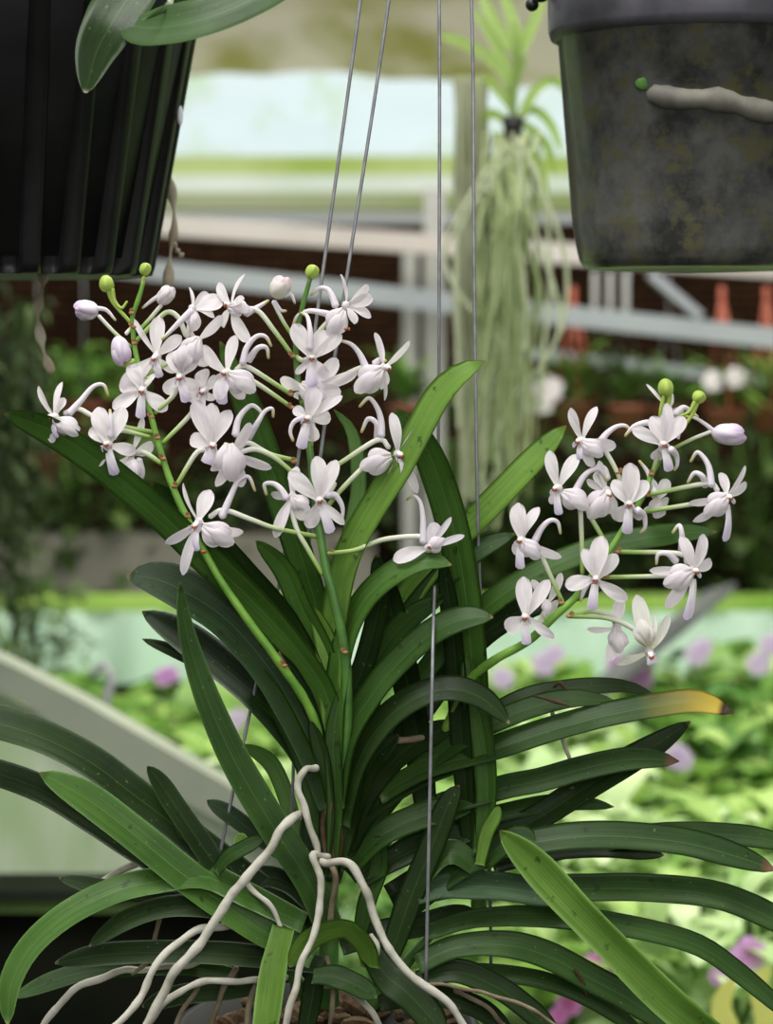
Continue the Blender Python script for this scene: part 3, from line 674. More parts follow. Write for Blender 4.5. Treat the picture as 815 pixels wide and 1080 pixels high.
# ---- spike C (right)
flower((613, 465), [(601, 432, 14), (628, 430, 11), (648, 471, 15), (624, 492, 13)], (611, 484, 12), [[(632, 467), (640, 457), (650, 450), (659, 449), (665, 454)]], [[(632, 468), (651, 499), (665, 545, 0)]], face=(-40, -5), z=-8, bag=(622, 472, 10))
flower((588, 515), [(579, 477, 15), (608, 480, 15), (580, 531, 8), (612, 532, 17)], (589, 543, 13), [[(607, 517), (615, 503), (624, 496), (633, 496), (640, 507)]], [[(610, 530), (613, 560), (614, 605, -6)]], face=(-30, -5), z=-10, bag=(604, 526, 12))
flower((640, 518), [(632, 487, 8), (619, 507, 10), (628, 498, 12), (617, 534, 15), (645, 541, 16)], None, [[(640, 505, 0), (637, 494), (630, 492), (625, 497)]], [[(628, 530), (618, 535), (640, 575, -4)]], face=(20, -30), z=-2, bag=(632, 530, 13))
flower((663, 532), [(665, 490, 21), (647, 507, 15), (682, 508, 15), (648, 548, 17), (676, 548, 9)], (661, 563, 15), [[(672, 538, -18), (679, 544), (680, 556), (675, 562)]], [[(668, 540), (664, 548, 0)]], face=(0, 0), z=-14)
flower((699, 469), [(668, 452, 14), (688, 440, 18), (721, 441, 17), (704, 427, 14, .6), (690, 485, 14)], (706, 497, 14), [[(707, 474, -18), (713, 480), (714, 490), (711, 496)], [(690, 447, 4), (680, 446), (668, 450), (659, 460)]], [[(694, 478), (688, 500, 4)]], face=(5, 0), z=-12)
flower((705, 432), [(683, 406, 4, .3), (708, 412, 10), (720, 436, 15), (695, 446, 14), (716, 462, 8)], None, [[(712, 436, -4), (722, 430), (736, 440)]], [[(702, 446), (700, 460, 6)]], face=(30, -20), z=0, bag=(704, 442, 8), col=False)
bud((767, 458), 17, -4, 'lilacbud', 0, 11, [[(750, 455), (730, 463), (708, 474)]], [[(753, 455), (743, 447), (733, 441), (722, 439)]], bump=0.12)
flower((766, 524), [(761, 499, 14), (786, 493, 7), (787, 510, 11), (728, 531, 9), (733, 550, 12)], (766, 571, 13), [[(750, 512), (748, 495), (743, 484), (735, 477), (728, 487)], [(744, 512, 4), (740, 502), (732, 499), (725, 509)]], [[(745, 510), (683, 522, 2)], [(746, 529), (678, 540, 0)]], face=(30, -8), z=-10, bag=(757, 531, 12))
flower((692, 530), [(704, 506, 14, .6), (704, 532, 16), (696, 546, 15), (682, 540, 12), (686, 506, 12)], None, [[(690, 520, 4), (684, 500), (674, 486)]], [[(690, 522), (682, 520, 2)]], face=(0, -10), z=14, bag=(692, 534, 8), col=False)
flower((628, 611), [(634, 567, 20), (616, 580, 15), (650, 586, 16), (597, 617, 17), (660, 632, 15)], (624, 643, 15), [[(620, 612, -4), (616, 622), (612, 634)]], [[(634, 606), (640, 590, -4)]], face=(-5, 0), z=-20)
flower((550, 570), [(546, 532, 19), (567, 536, 14), (543, 585, 14), (590, 588, 11)], (548, 600, 14), [[(564, 570), (571, 557), (580, 549), (588, 551), (591, 563)]], [[(566, 576), (578, 602), (594, 637, -8)]], face=(-25, 0), z=-14, bag=(557, 578, 10))
flower((554, 651), [(552, 610, 18), (578, 613, 15), (534, 664, 19), (583, 673, 11)], (555, 680, 14), [], [[(562, 655), (572, 661, -6)]], face=(-8, 0), z=-22)
flower((577, 637), [(562, 612, 10), (592, 606, 12), (588, 640, 14), (572, 660, 14)], None, [], [[(574, 648), (578, 656, -6)]], face=(20, 0), z=2, col=False, bag=(577, 640, 6))
flower((731, 602), [(719, 567, 15), (742, 565, 15), (750, 592, 13), (687, 602, 10), (704, 640, 16)], (725, 654, 15), [[(719, 580, 0), (719, 564), (716, 554), (709, 562)], [(713, 592, -4), (704, 584), (694, 585), (692, 595)]], [[(716, 584), (652, 582, -4)], [(710, 607), (636, 609, -8)]], face=(25, -5), z=-14, bag=(718, 608, 13))
flower((685, 688), [(672, 630, 18, 0), (705, 651, 12), (691, 652, 6, .8), (650, 700, 12), (688, 700, 14)], (688, 700, 15), [], [[(667, 663), (640, 652), (600, 650, -10)]], face=(10, -30), z=-6, mat='cream', bag=(680, 670, 11))
flower((650, 662), [(654, 632, 14), (643, 696, 13), (620, 664, 8), (660, 680, 12)], None, [], [[(646, 650), (625, 645), (600, 649, -10)]], face=(-15, -15), z=6, bag=(651, 673, 10), col=False)
bud((702, 409), 10, -80, 'greenbud', -6, 8, [[(700, 418), (697, 430), (696, 440)]], [[(706, 416), (704, 430), (701, 442)]])
bud((737, 419), 7, 60, 'greenbud', -8, 7, [[(736, 424), (728, 440), (711, 461)]], [[(733, 424), (727, 434), (717, 439)]])

# ------------------------------------------------------------------ hanging wires
hanger = thing('wire_hanger', 'four thin grey galvanised wires the white orchid hangs from', 'wire', Q(420, -700, 20))
for pts in ([(430, -400, 20), (380, 0, 20), (340, 290, 26), (300, 582, 30), (268, 730, 20), (243, 848, 6), (229, 915, 10)],
            [(460, -400, 30), (410, 0, 30), (366, 290, 34), (338, 480, 36), (318, 650, 60), (309, 820, 70), (307, 1050, 70)],
            [(458, -400, 0), (463, 0, 0), (463, 300, 10), (462, 480, 44), (459, 600, 44), (457, 660, -20), (456, 700, -44), (454, 800, -48), (449, 1038, -34)],
            [(480, -400, 30), (497, 0, 30), (500, 300, 30), (504, 560, 34), (509, 690, 60), (516, 900, 80), (518, 1050, 90)]):
    mb = MB(); C = [Vector(p) for p in smoothpath([tuple(Q(*p)) for p in pts], 60)]
    tube(mb, C, 1.9*PX, 8); mb.build('wire', M['wire'], hanger)

exec_bg = True
# ================================================================== BACKGROUND
M['blackpot'] = mat_simple('black_pot_plastic', (0.004, 0.004, 0.005), (0.008, 0.008, 0.009), 40, 0.42, spec=0.35)
def mat_cleardirty():
    m, nt, b, out = newmat('cloudy_grey_plastic')
    n1 = noise_node(nt, 26, 6, rough=0.7); n2 = noise_node(nt, 60, 5, rough=0.7)
    r1 = ramp(nt, [(0.38, (0.022, 0.022, 0.022)), (0.62, (0.095, 0.093, 0.090))]); nt.links.new(n1.outputs[0], r1.inputs[0])
    r2 = ramp(nt, [(0.50, (0,)*3), (0.62, (0.9,)*3)]); nt.links.new(n2.outputs[0], r2.inputs[0])
    c = mix(nt, r1.outputs[0], (0.085, 0.080, 0.035), r2.outputs[0])
    nt.links.new(c, b.inputs['Base Color']); b.inputs['Roughness'].default_value = 0.35
    b.inputs['Coat Weight'].default_value = 0.3
    return m
M['cloudy'] = mat_cleardirty()
M['rim'] = mat_simple('pot_rim_grey', (0.035, 0.035, 0.040), (0.085, 0.080, 0.095), 30, 0.35)
M['moss'] = mat_simple('moss_green', (0.03, 0.09, 0.012), (0.06, 0.15, 0.02), 80, 0.9)

# left black pot
LC = P(-6, 292, 1.36)
lp = thing('hanging_pot', 'black fluted plastic pot hanging at upper left with a big leaf over its rim', 'plant pot', LC)
s = 1.36/FPX
mb = MB()
Hh = 340*s
lathe(mb, LC, [(0.001, 0.004), (155*s, 0.0), (166*s, 0.001), (169*s, 0.006), (222*s, Hh*0.86), (231*s, Hh*0.87), (234*s, Hh), (226*s, Hh), (222*s, Hh*0.9), (160*s, 0.01), (0.001, 0.008)], 320, 24, 0.085, ribfrom=2, ribto=4)
mb.build('pot', M['blackpot'], lp)
mb = MB()
def ppt(x, y, d): return P(x, y, d)
def pleaf(parent, pts, wpx, mat, tipr=0.2, name='leaf', fold=0.2, roll=30, base=0.8):
    """strap leaf anywhere: pts (x, y, depth metres)"""
    q = [(407.5+(x-407.5)*1.0, y, d) for x, y, d in pts]
    return leaf(parent, [(x, y, (d-D0)/PX) for x, y, d in q], wpx*((sum(d for _, _, d in q)/len(q))/D0), mat, roll=roll, fold=fold, tipr=tipr, name=name, base=base)
pleaf(lp, [(60, -100, 1.30), (150, -40, 1.16), (180, 0, 1.10), (150, 22, 1.08)], 10, 'md')
pleaf(lp, [(420, -90, 1.10), (330, -40, 1.09), (270, -2, 1.08), (210, 22, 1.08), (160, 30, 1.09), (132, 26, 1.10)], 50, 'md', tipr=0.1, roll=34)
pleaf(lp, [(170, -60, 1.12), (140, -10, 1.11), (118, 25, 1.10), (102, 55, 1.10), (90, 98, 1.10)], 62, 'dk', tipr=0.42, roll=15, base=1.0)
for pts, w in (([(46, 285, 1.4), (44, 305, 1.39), (40, 325, 1.39), (41, 345, 1.39), (46, 370, 1.39), (54, 392, 1.39)], 9), ([(168, 150, 1.40), (180, 196, 1.42), (184, 235, 1.42), (180, 265, 1.42), (177, 300, 1.42)], 9), ([(182, 250, 1.42), (186, 262, 1.42), (192, 270, 1.42)], 5)):
    mb = MB(); n = 40; C = [Vector(p) for p in smoothpath([tuple(P(*p)) for p in pts], n)]
    tube(mb, C, [w*0.5*1.4/FPX*(0.8+0.45*math.sin(i*0.55)) for i in range(n)], 10, wob=0.4)
    mb.build('aerial_root', mat_simple('beige_root', (0.42, 0.34, 0.24), (0.62, 0.56, 0.44), 60, 0.8), lp)
mb = MB()
ellipsoid(mb, P(190, 122, 1.338), (RT*0.0018, FW*0.0018, UP*0.006), 10, 7); mb.build('drain_slot', mat_simple('slot_light', (0.8, 0.82, 0.85)), lp)

# right cloudy pot
RC = P(735, 283, 1.36)
rp = thing('hanging_pot', 'cloudy grey translucent plastic pot with green algae hanging at upper right', 'plant pot', RC)
mb = MB(); Hh = 330*s
lathe(mb, RC, [(0.001, 0.003), (105*s, -0.001), (118*s, 0.0), (124*s, 0.005), (127*s, 0.012), (131*s, 0.024), (131.5*s, 0.025), (148*s, 238*s), (154*s, 241*s), (156*s, 255*s), (157*s, Hh), (152*s, Hh), (146*s, 230*s), (120*s, 0.012), (0.001, 0.006)], 96)
mb.build('pot', M['cloudy'], rp)
mb = MB()
lathe(mb, RC, [(149.0*s, 236*s), (155.5*s, 239*s), (158*s, 246*s), (158.5*s, 262*s), (160*s, Hh+0.003), (156*s, Hh+0.002), (150*s, 262*s)], 96)
mb.build('rim', M['rim'], rp)
def onpot(x, y, out=0.0):                        # point of the right pot wall seen at photo point x, y
    h = max(0, (283-y))*s; r = (131+17*min(1, h/(238*s)))*s
    dx = (x-735)*s; dy = -math.sqrt(max(0, r*r-dx*dx))
    return Vector((RC.x+dx, RC.y+dy-out, RC.z+h))
mb = MB(); n = 24
tube(mb, [onpot(672+i*6.8, 114+i*1.0+2*math.sin(i*0.5), -0.002) for i in range(n)], [s*(11+1.2*math.sin(i*0.9)) for i in range(n)], 12, wob=0.2)
o = mb.build('root', mat_simple('pot_root', (0.10, 0.095, 0.08), (0.17, 0.16, 0.13), 60, 0.7), rp)
for (x, y, r) in ((663, 104, 8),):
    mb = MB(); c = onpot(x, y, 0.0)
    ellipsoid(mb, c, (RT*r*s, FW*0.0008, UP*r*s*0.8), 12, 8, bump=0.25); mb.build('moss_patch', M['moss'], rp)
mb = MB(); tube(mb, [P(618, 262, 1.3)+Vector((0, 0, 0)), P(625, 268, 1.3)], 0.0001); 
mb = MB(); ellipsoid(mb, P(561, 5, 1.34), (RT*0.004, FW*0.004, UP*0.004), 10, 8); ellipsoid(mb, P(570, -8, 1.34), (RT*0.006, FW*0.004, UP*0.006), 10, 8)
tube(mb, [P(561, 3, 1.34), P(585, -20, 1.30)], 0.0012)
mb.build('hanger_clip', M['blackpot'], rp)

# ---- structure
def wall_quad(name, x0, y0, x1, y1, d, th, mat):
    a = P(x0, y0, d); b = P(x1, y1, d)
    mb = MB(); z0, z1 = min(a.z, b.z), max(a.z, b.z)
    box(mb, Vector(((a.x+b.x)/2, d+th/2, (z0+z1)/2)), abs(b.x-a.x)/2, th/2, (z1-z0)/2)
    o = mb.build(name, mat, None, False); o['kind'] = 'structure'; return o
def mat_brick():
    m, nt, b, out = newmat('brown_block_wall')
    tc = nt.nodes.new('ShaderNodeTexCoord'); mp = nt.nodes.new('ShaderNodeMapping'); mp.inputs['Rotation'].default_value = (math.pi/2, 0, 0)
    br = nt.nodes.new('ShaderNodeTexBrick'); br.inputs['Scale'].default_value = 12
    br.inputs['Color1'].default_value = (0.062, 0.026, 0.012, 1); br.inputs['Color2'].default_value = (0.036, 0.015, 0.008, 1); br.inputs['Mortar'].default_value = (0.008, 0.006, 0.004, 1)  # block browns kept dark, the dim rear light is put into the colour
    br.inputs['Mortar Size'].default_value = 0.06
    nt.links.new(tc.outputs['Object'], mp.inputs[0]); nt.links.new(mp.outputs[0], br.inputs[0])
    n = noise_node(nt, 1.6, 4); r = ramp(nt, [(0.3, (0.45, 0.45, 0.45)), (0.7, (1.2, 1.15, 1.1))]); nt.links.new(n.outputs[0], r.inputs[0])
    c = mix(nt, br.outputs[0], r.outputs[0], 1, 'MULTIPLY'); nt.links.new(c, b.inputs['Base Color']); b.inputs['Roughness'].default_value = 0.9; b.inputs['Specular IOR Level'].default_value = 0.05
    return m
wall_quad('wall_back', -700, 236, 1500, 900, 5.6, 0.12, mat_brick())
fl = MB(); box(fl, Vector((0, 3, -0.05)), 4, 4.2, 0.05); f_ = fl.build('floor', mat_simple('dark_floor', (0.02, 0.022, 0.014), (0.05, 0.05, 0.035), 4, 0.9), None, False); f_['kind'] = 'structure'
# upper translucent sheet with algae stains; emission stands in for daylight behind it
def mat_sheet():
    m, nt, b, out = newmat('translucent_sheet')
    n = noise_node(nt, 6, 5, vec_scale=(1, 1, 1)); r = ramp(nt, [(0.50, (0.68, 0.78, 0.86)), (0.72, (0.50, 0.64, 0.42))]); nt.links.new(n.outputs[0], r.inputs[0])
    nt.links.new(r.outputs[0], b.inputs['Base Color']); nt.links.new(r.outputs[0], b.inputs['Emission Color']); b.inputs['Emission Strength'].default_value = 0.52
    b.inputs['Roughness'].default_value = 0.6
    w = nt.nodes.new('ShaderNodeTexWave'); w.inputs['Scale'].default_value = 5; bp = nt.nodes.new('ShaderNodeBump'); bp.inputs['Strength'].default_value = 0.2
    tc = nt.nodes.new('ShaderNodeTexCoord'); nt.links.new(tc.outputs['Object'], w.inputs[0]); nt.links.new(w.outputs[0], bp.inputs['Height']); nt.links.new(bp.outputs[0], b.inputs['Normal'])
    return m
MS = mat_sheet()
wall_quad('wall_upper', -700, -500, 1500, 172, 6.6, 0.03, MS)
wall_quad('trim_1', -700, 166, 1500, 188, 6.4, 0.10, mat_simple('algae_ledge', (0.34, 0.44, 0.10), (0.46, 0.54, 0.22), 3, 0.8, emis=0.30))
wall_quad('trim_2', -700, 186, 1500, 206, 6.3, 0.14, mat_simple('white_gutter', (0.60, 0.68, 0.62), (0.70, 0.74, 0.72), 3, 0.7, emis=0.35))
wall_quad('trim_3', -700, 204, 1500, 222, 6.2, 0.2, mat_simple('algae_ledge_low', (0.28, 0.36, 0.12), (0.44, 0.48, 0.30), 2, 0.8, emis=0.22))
# brownish shade cloth hanging under the roof, wavy lower edge
def cloth(name, x0, x1, ytop, yb, d0, d1, mat):
    mb = MB(); nx, ny = 40, 10; v = []; f = []
    for j in range(ny+1):
        for i in range(nx+1):
            x = x0+(x1-x0)*i/nx; q = j/ny
            yy = ytop+(yb+8*math.sin(x*0.012+1)+3*math.sin(x*0.05)-ytop)*q
            v.append(P(x, yy, d0+(d1-d0)*q+0.04*math.sin(x*0.03+q*4)))
    for j in range(ny):
        for i in range(nx):
            a = j*(nx+1)+i; f.append((a, a+1, a+nx+2, a+nx+1))
    mb.add(v, f); return mb.build(name, mat)
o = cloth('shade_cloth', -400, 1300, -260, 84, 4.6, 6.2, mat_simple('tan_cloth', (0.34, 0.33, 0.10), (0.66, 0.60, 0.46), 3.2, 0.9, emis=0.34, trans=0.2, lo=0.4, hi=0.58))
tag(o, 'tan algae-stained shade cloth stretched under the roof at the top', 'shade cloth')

M['beam'] = mat_simple('grey_steel', (0.20, 0.215, 0.24), (0.27, 0.285, 0.31), 3, 0.5)
M['pinkbeam'] = mat_simple('pinkish_timber', (0.36, 0.31, 0.30), (0.46, 0.41, 0.40), 3, 0.8)
M['post'] = mat_simple('pale_post_paint', (0.26, 0.25, 0.24), (0.36, 0.35, 0.34), 3, 0.7)
def beam(name, x0, y0, d0, x1, y1, d1, thpx, mat, label=None, cat='beam', group=None, dep=0.06):
    mb = MB(); p = P(x0, y0, d0); q = P(x1, y1, d1)
    bar(mb, p, q, dep, thpx*(d0+d1)/2/FPX); o = mb.build(name, mat, None, False)
    if label: tag(o, label, cat, group)
    else: o['kind'] = 'structure'
    return o
beam('trim_4', -200, 212, 4.6, 1000, 296, 4.6, 21, M['pinkbeam'])
beam('steel_beam', 40, 272, 4.2, 1000, 377, 4.2, 21, M['beam'], 'long blue-grey steel beam crossing behind the flowers', 'beam')
beam('steel_beam', 520, 368, 4.5, 830, 404, 4.5, 12, M['beam'], 'thinner grey beam below the long one at right', 'beam')
for x, w, y0, y1, lab in ((432, 15, 262, 640, 'narrow pale post left of the bright wider one'), (458, 22, 200, 640, 'wider white post behind the hanging wires')):
    pa = P(x, y0, 4.75); mb = MB(); box(mb, Vector((pa.x, pa.y, pa.z/2)), w*4.75/FPX/2, 0.03, pa.z/2); tag(mb.build('post', M['post'], None, False), lab, 'post')
for x, w, y1 in ((627, 5, 340), (643, 5, 345), (660, 6, 350)):
    beam('hanging_strip', x, 286, 4.3, x, y1, 4.3, w, M['post'], 'short pale strip hanging below the cloudy grey pot', 'strip', 'pale strips hanging below the right pot', 0.01)
beam('brace', 685, 290, 4.3, 738, 334, 4.3, 9, M['beam'], 'short diagonal grey brace above the long steel beam', 'brace')
# low wall and bench edge
wall_quad('wall_low', -700, 566, 395, 628, 4.9, 0.12, mat_simple('low_wall_render', (0.15, 0.14, 0.11), (0.23, 0.22, 0.18), 3, 0.9))
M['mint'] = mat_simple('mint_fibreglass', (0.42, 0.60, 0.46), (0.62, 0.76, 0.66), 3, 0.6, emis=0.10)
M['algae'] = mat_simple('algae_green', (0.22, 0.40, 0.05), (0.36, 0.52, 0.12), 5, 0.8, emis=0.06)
BENCHZ = 0.88
BZ = BENCHZ+0.29
bench = thing('plant_bench', 'long mint-white fibreglass bench covered in flowering plants', 'bench', Vector((0, 3.4, 0)))
mb = MB(); box(mb, Vector((1.55, 3.13, BENCHZ-0.012)), 1.65, 1.32, 0.012); box(mb, Vector((-1.65, 3.6, BENCHZ-0.012)), 1.55, 0.85, 0.012); mb.build('bench_top', mat_simple('bench_surface', (0.10, 0.16, 0.05), (0.25, 0.36, 0.14), 4, 0.8), bench, False)
# scalloped rear panel
mb = MB(); v = []; f = []; N = 240
zt = P(0, 644, 4.45).z; zb = P(0, 700, 4.45).z
for i in range(N+1):
    x = -2.4+4.8*i/N; yy = 4.42+0.018*math.sin(x*42)
    v += [Vector((x, yy, zt)), Vector((x, yy, zb-0.022*abs(math.sin(x*21))-0.02)), Vector((x, yy+0.01, zt))]
for i in range(N): f.append((i*3, i*3+3, i*3+4, i*3+1))
mb.add(v, f); mb.build('back_panel', M['mint'], bench)
mb = MB(); box(mb, Vector((0, 4.46, P(0, 637, 4.46).z)), 2.4, 0.04, 7*4.46/FPX); mb.build('top_rail', M['algae'], bench, False)
for x in (-1.6, -0.5, 0.6, 1.7):
    for y in (2.9, 4.35):
        mb = MB(); box(mb, Vector((x, y, (BENCHZ-0.024)/2)), 0.03, 0.03, (BENCHZ-0.024)/2); mb.build('leg', M['post'], bench, False)

# lower left: slanting grey board and pale cold-frame panel on a dark shelf
def slab(name, pxs, d0, d1, th, mat, parent=None, smooth=False):
    """polygon given by photo points with depth each, extruded backwards"""
    mb = MB(); a = [P(*p) for p in pxs]; k = len(a); v = a+[p+Vector((0, th, 0)) for p in a]
    f = [tuple(range(k)), tuple(reversed(range(k, 2*k)))]+[(i, i+k, (i+1) % k+k, (i+1) % k) for i in range(k)]
    mb.add(v, f); return mb.build(name, mat, parent, smooth)
cf = thing('cold_frame', 'pale green plastic cold frame with a slanting grey edge board at lower left', 'cold frame', P(60, 940, 2.5))
slab('side_panel', [(-120, 690, 2.5), (-20, 722, 2.5), (60, 762, 2.5), (180, 832, 2.5), (300, 900, 2.5), (300, 936, 2.5), (-120, 936, 2.5)], 0, 0, 0.01, mat_simple('pale_panel', (0.26, 0.38, 0.16), (0.56, 0.62, 0.48), 9, 0.5, lo=0.3, hi=0.6, vs=(1, 1, 0.35)), cf)
slab('edge_board', [(-120, 640, 2.46), (20, 706, 2.46), (90, 742, 2.46), (350, 892, 2.46), (350, 930, 2.46), (90, 790, 2.46), (20, 738, 2.46), (-120, 672, 2.46)], 0, 0, 0.05, mat_simple('grey_board', (0.20, 0.22, 0.17), (0.30, 0.32, 0.25), 5, 0.8, spec=0.1), cf)
sh = thing('shelf', 'dark shelf under the pale cold frame at lower left', 'shelf', P(60, 1150, 2.3))
slab('board', [(-200, 940, 2.42), (330, 940, 2.42), (330, 950, 2.42), (-200, 950, 2.42)], 0, 0, 0.10, mat_simple('dark_board', (0.012, 0.015, 0.010), (0.022, 0.028, 0.015), 6, 0.9, spec=0.08), sh)
slab('front', [(-200, 962, 2.46), (330, 962, 2.46), (330, 1150, 2.46), (-200, 1150, 2.46)], 0, 0, 0.02, mat_simple('dark_front', (0.003, 0.004, 0.003), (0.009, 0.010, 0.006), 6, 0.95, spec=0.04), sh)
slab('front_rail', [(-200, 950, 2.43), (330, 950, 2.43), (330, 963, 2.43), (-200, 963, 2.43)], 0, 0, 0.03, mat_simple('green_rail', (0.05, 0.09, 0.02), (0.10, 0.16, 0.04), 6, 0.9), sh)
beam('pipe', 610, 745, 3.4, 760, 622, 3.9, 8, mat_simple('dark_pipe', (0.07, 0.075, 0.075), (0.11, 0.115, 0.11), 5, 0.6), 'dark grey pipe slanting across the bench at right', 'pipe')
mb = MB(); tube(mb, [P(105, 782, 3.0), P(112, 740, 3.0), P(118, 712, 3.0), P(108, 700, 3.0), P(98, 712, 3.0)], 5*3/FPX, 10)
tag(mb.build('bent_pipe', mat_simple('grey_pvc', (0.26, 0.25, 0.27), (0.34, 0.33, 0.35), 5, 0.6)), 'bent grey pipe among the leaves above the slanting board', 'pipe')

# ---- hanging orchid with long roots behind
bo = thing('hanging_orchid', 'blurred hanging orchid with a long curtain of pale green aerial roots', 'orchid', P(540, 140, 2.5))
M['bgleaf'] = mat_foliage('bg_leaf', (0.14, 0.26, 0.04), (0.36, 0.48, 0.12), 0.4)
M['bgroot'] = mat_simple('bg_root_pale', (0.26, 0.33, 0.13), (0.40, 0.46, 0.24), 20, 0.8, trans=0.15)
M['bgrootw'] = mat_simple('bg_root_white', (0.42, 0.46, 0.28), (0.56, 0.60, 0.42), 20, 0.8, trans=0.15)
def ribbon(mb, pts, w, n=14, nrm=-FW):
    C = [Vector(p) for p in smoothpath([tuple(p) for p in pts], n)]; v = []; f = []
    for i, c in enumerate(C):
        t = (C[min(n-1, i+1)]-C[max(0, i-1)]).normalized(); sd = t.cross(nrm)
        sd = sd.normalized() if sd.length > 1e-4 else RT
        q = i/(n-1); ww = w*0.5*(0.6+0.4*min(1, q/0.3))*math.sqrt(max(0.02, 1-max(0, (q-0.55)/0.46)**2))
        nn = t.cross(sd)
        v += [c-sd*ww, c+nn*ww*0.3, c+sd*ww]
    for i in range(n-1):
        a = i*3; f += [(a, a+1, a+4, a+3), (a+1, a+2, a+5, a+4)]
    mb.add(v, f)
for pts, w in (([(540, 120), (535, 80), (520, 40), (497, 8)], 12), ([(540, 100), (548, 60), (540, 20), (525, -20)], 13), ([(540, 90), (515, 60), (480, 42), (462, 36)], 12), ([(542, 70), (560, 30), (575, -10)], 12), ([(545, 130), (565, 95), (585, 85), (600, 100)], 11),
               ([(540, 135), (560, 115), (580, 130), (592, 160)], 10), ([(538, 130), (515, 120), (498, 150), (488, 185)], 12), ([(545, 125), (575, 150), (585, 185)], 9), ([(540, 115), (515, 85), (500, 95), (492, 110)], 11), ([(545, 60), (520, 20), (505, -10)], 12), ([(545, 150), (565, 165), (578, 205)], 8)):
    mb = MB(); ribbon(mb, [P(x, y, 2.5+0.02*i) for i, (x, y) in enumerate(pts)], w*2.5/FPX); mb.build('leaf', M['bgleaf'], bo)
mb = MB(); tube(mb, [P(543, 20, 2.5), P(545, 60, 2.5), P(541, 110, 2.5), P(541, 150, 2.5)], 4*2.5/FPX, 8); mb.build('stem', M['bgleaf'], bo)
mb = MB(); lathe(mb, P(541, 150, 2.5), [(0.001, 0), (8*2.5/FPX, 0), (12*2.5/FPX, 26*2.5/FPX), (10*2.5/FPX, 27*2.5/FPX), (0.001, 20*2.5/FPX)], 20); mb.build('pot', M['blackpot'], bo)
rr = random.Random(5)
for i in range(78):
    a0 = rr.gauss(540, 12) ; xe = rr.choice([rr.gauss(522, 13), rr.gauss(540, 13), rr.gauss(512, 10)]); ye = rr.uniform(330, 560); dd = rr.uniform(2.42, 2.6)
    pts = [(a0, 140)]
    for k in range(1, 7):
        q = k/6; pts.append((a0+(xe-a0)*q**0.8+rr.gauss(0, 5), 140+(ye-140)*q))
    mb = MB(); C = [Vector(p) for p in smoothpath([tuple(P(x, y, 2.5+(dd-2.5)*min(1, j/2))) for j, (x, y) in enumerate(pts)], 24)]
    tube(mb, C, rr.uniform(1.2, 2.3)*2.5/FPX, 6, cap=False); mb.build('aerial_root', M[rr.choice(['bgroot', 'bgroot', 'bgrootw'])], bo)
for pts in ([(540, 140), (560, 230), (590, 330), (575, 380), (540, 420), (520, 470)], [(545, 150), (572, 200), (580, 300), (572, 380), (570, 430)], [(550, 150), (590, 250), (598, 300), (592, 350)], [(538, 150), (500, 200), (470, 260), (478, 300), (500, 330)], [(540, 160), (486, 240), (482, 330), (484, 450)]):
    mb = MB(); C = [Vector(p) for p in smoothpath([tuple(P(x, y, 2.45)) for x, y in pts], 40)]; tube(mb, C, 2.2*2.5/FPX, 6, cap=False); mb.build('aerial_root', M['bgrootw'], bo)
# pale curtain of Spanish moss beside it
M['mossy'] = mat_simple('moss_curtain', (0.34, 0.36, 0.22), (0.50, 0.52, 0.36), 20, 0.9, trans=0.2)
mb = MB()
for i in range(90):
    x0 = rr.uniform(480, 512); yb = rr.uniform(300, 540); dd = rr.uniform(2.5, 2.62)
    C = [Vector(p) for p in smoothpath([tuple(P(x0+rr.gauss(0, 2.5), 80+(yb-80)*k/6, dd)) for k in range(7)], 18)]
    tube(mb, C, rr.uniform(0.9, 1.8)*2.5/FPX, 5, cap=False)
o = mb.build('moss_curtain', M['mossy']); tag(o, 'pale hanging moss strands left of the blurred hanging orchid', 'hanging moss', None, 'stuff')

# ---- leafy plants
def leafshape(mb, base, d, up, L_, W_, droop=0.3):
    n = 6; v = []; f = []
    sd = d.cross(up).normalized(); up2 = sd.cross(d).normalized()
    for i in range(n+1):
        q = i/n; c = base+d*L_*q+up2*(0.12*math.sin(q*3.1)-droop*q*q)*L_
        w = W_*0.5*math.sin(math.pi*min(1, q*0.93+0.05))**0.8
        v += [c-sd*w+up2*w*0.25, c, c+sd*w+up2*w*0.25]
    for i in range(n):
        a = i*3; f += [(a, a+1, a+4, a+3), (a+1, a+2, a+5, a+4)]
    mb.add(v, f)
def make_bush(rnd, n, R, Hh, Ll, Wl, strap=False):
    mb = MB()
    for i in range(n):
        az = rnd.random()*6.283; q = rnd.random()**0.6
        if strap:
            el = rnd.uniform(0.3, 1.4); d = Vector((math.cos(az)*math.cos(el), math.sin(az)*math.cos(el), math.sin(el))); b = Vector((0, 0, rnd.random()*Hh*0.3)); leafshape(mb, b, d, Vector((0, 0, 1)), Ll*rnd.uniform(0.7, 1.2), Wl, 0.55)
        else:
            b = Vector((math.cos(az)*R*q, math.sin(az)*R*q, rnd.uniform(0.05, 1)*Hh*(1-0.4*q)))
            el = rnd.uniform(-0.1, 0.9); d = Vector((math.cos(az+rnd.gauss(0, .6))*math.cos(el), math.sin(az+rnd.gauss(0, .6))*math.cos(el), math.sin(el))).normalized()
            leafshape(mb, b, d, Vector((0, 0, 1)), Ll*rnd.uniform(0.6, 1.2), Wl*rnd.uniform(0.7, 1.15))
    # stems
    sm = MB()
    for i in range(6):
        az = i*1.05+rnd.random(); tube(sm, [Vector((0, 0, 0)), Vector((math.cos(az)*R*0.3, math.sin(az)*R*0.3, Hh*0.4)), Vector((math.cos(az)*R*0.6, math.sin(az)*R*0.6, Hh*0.75))], 0.0025, 6)
    return mb, sm
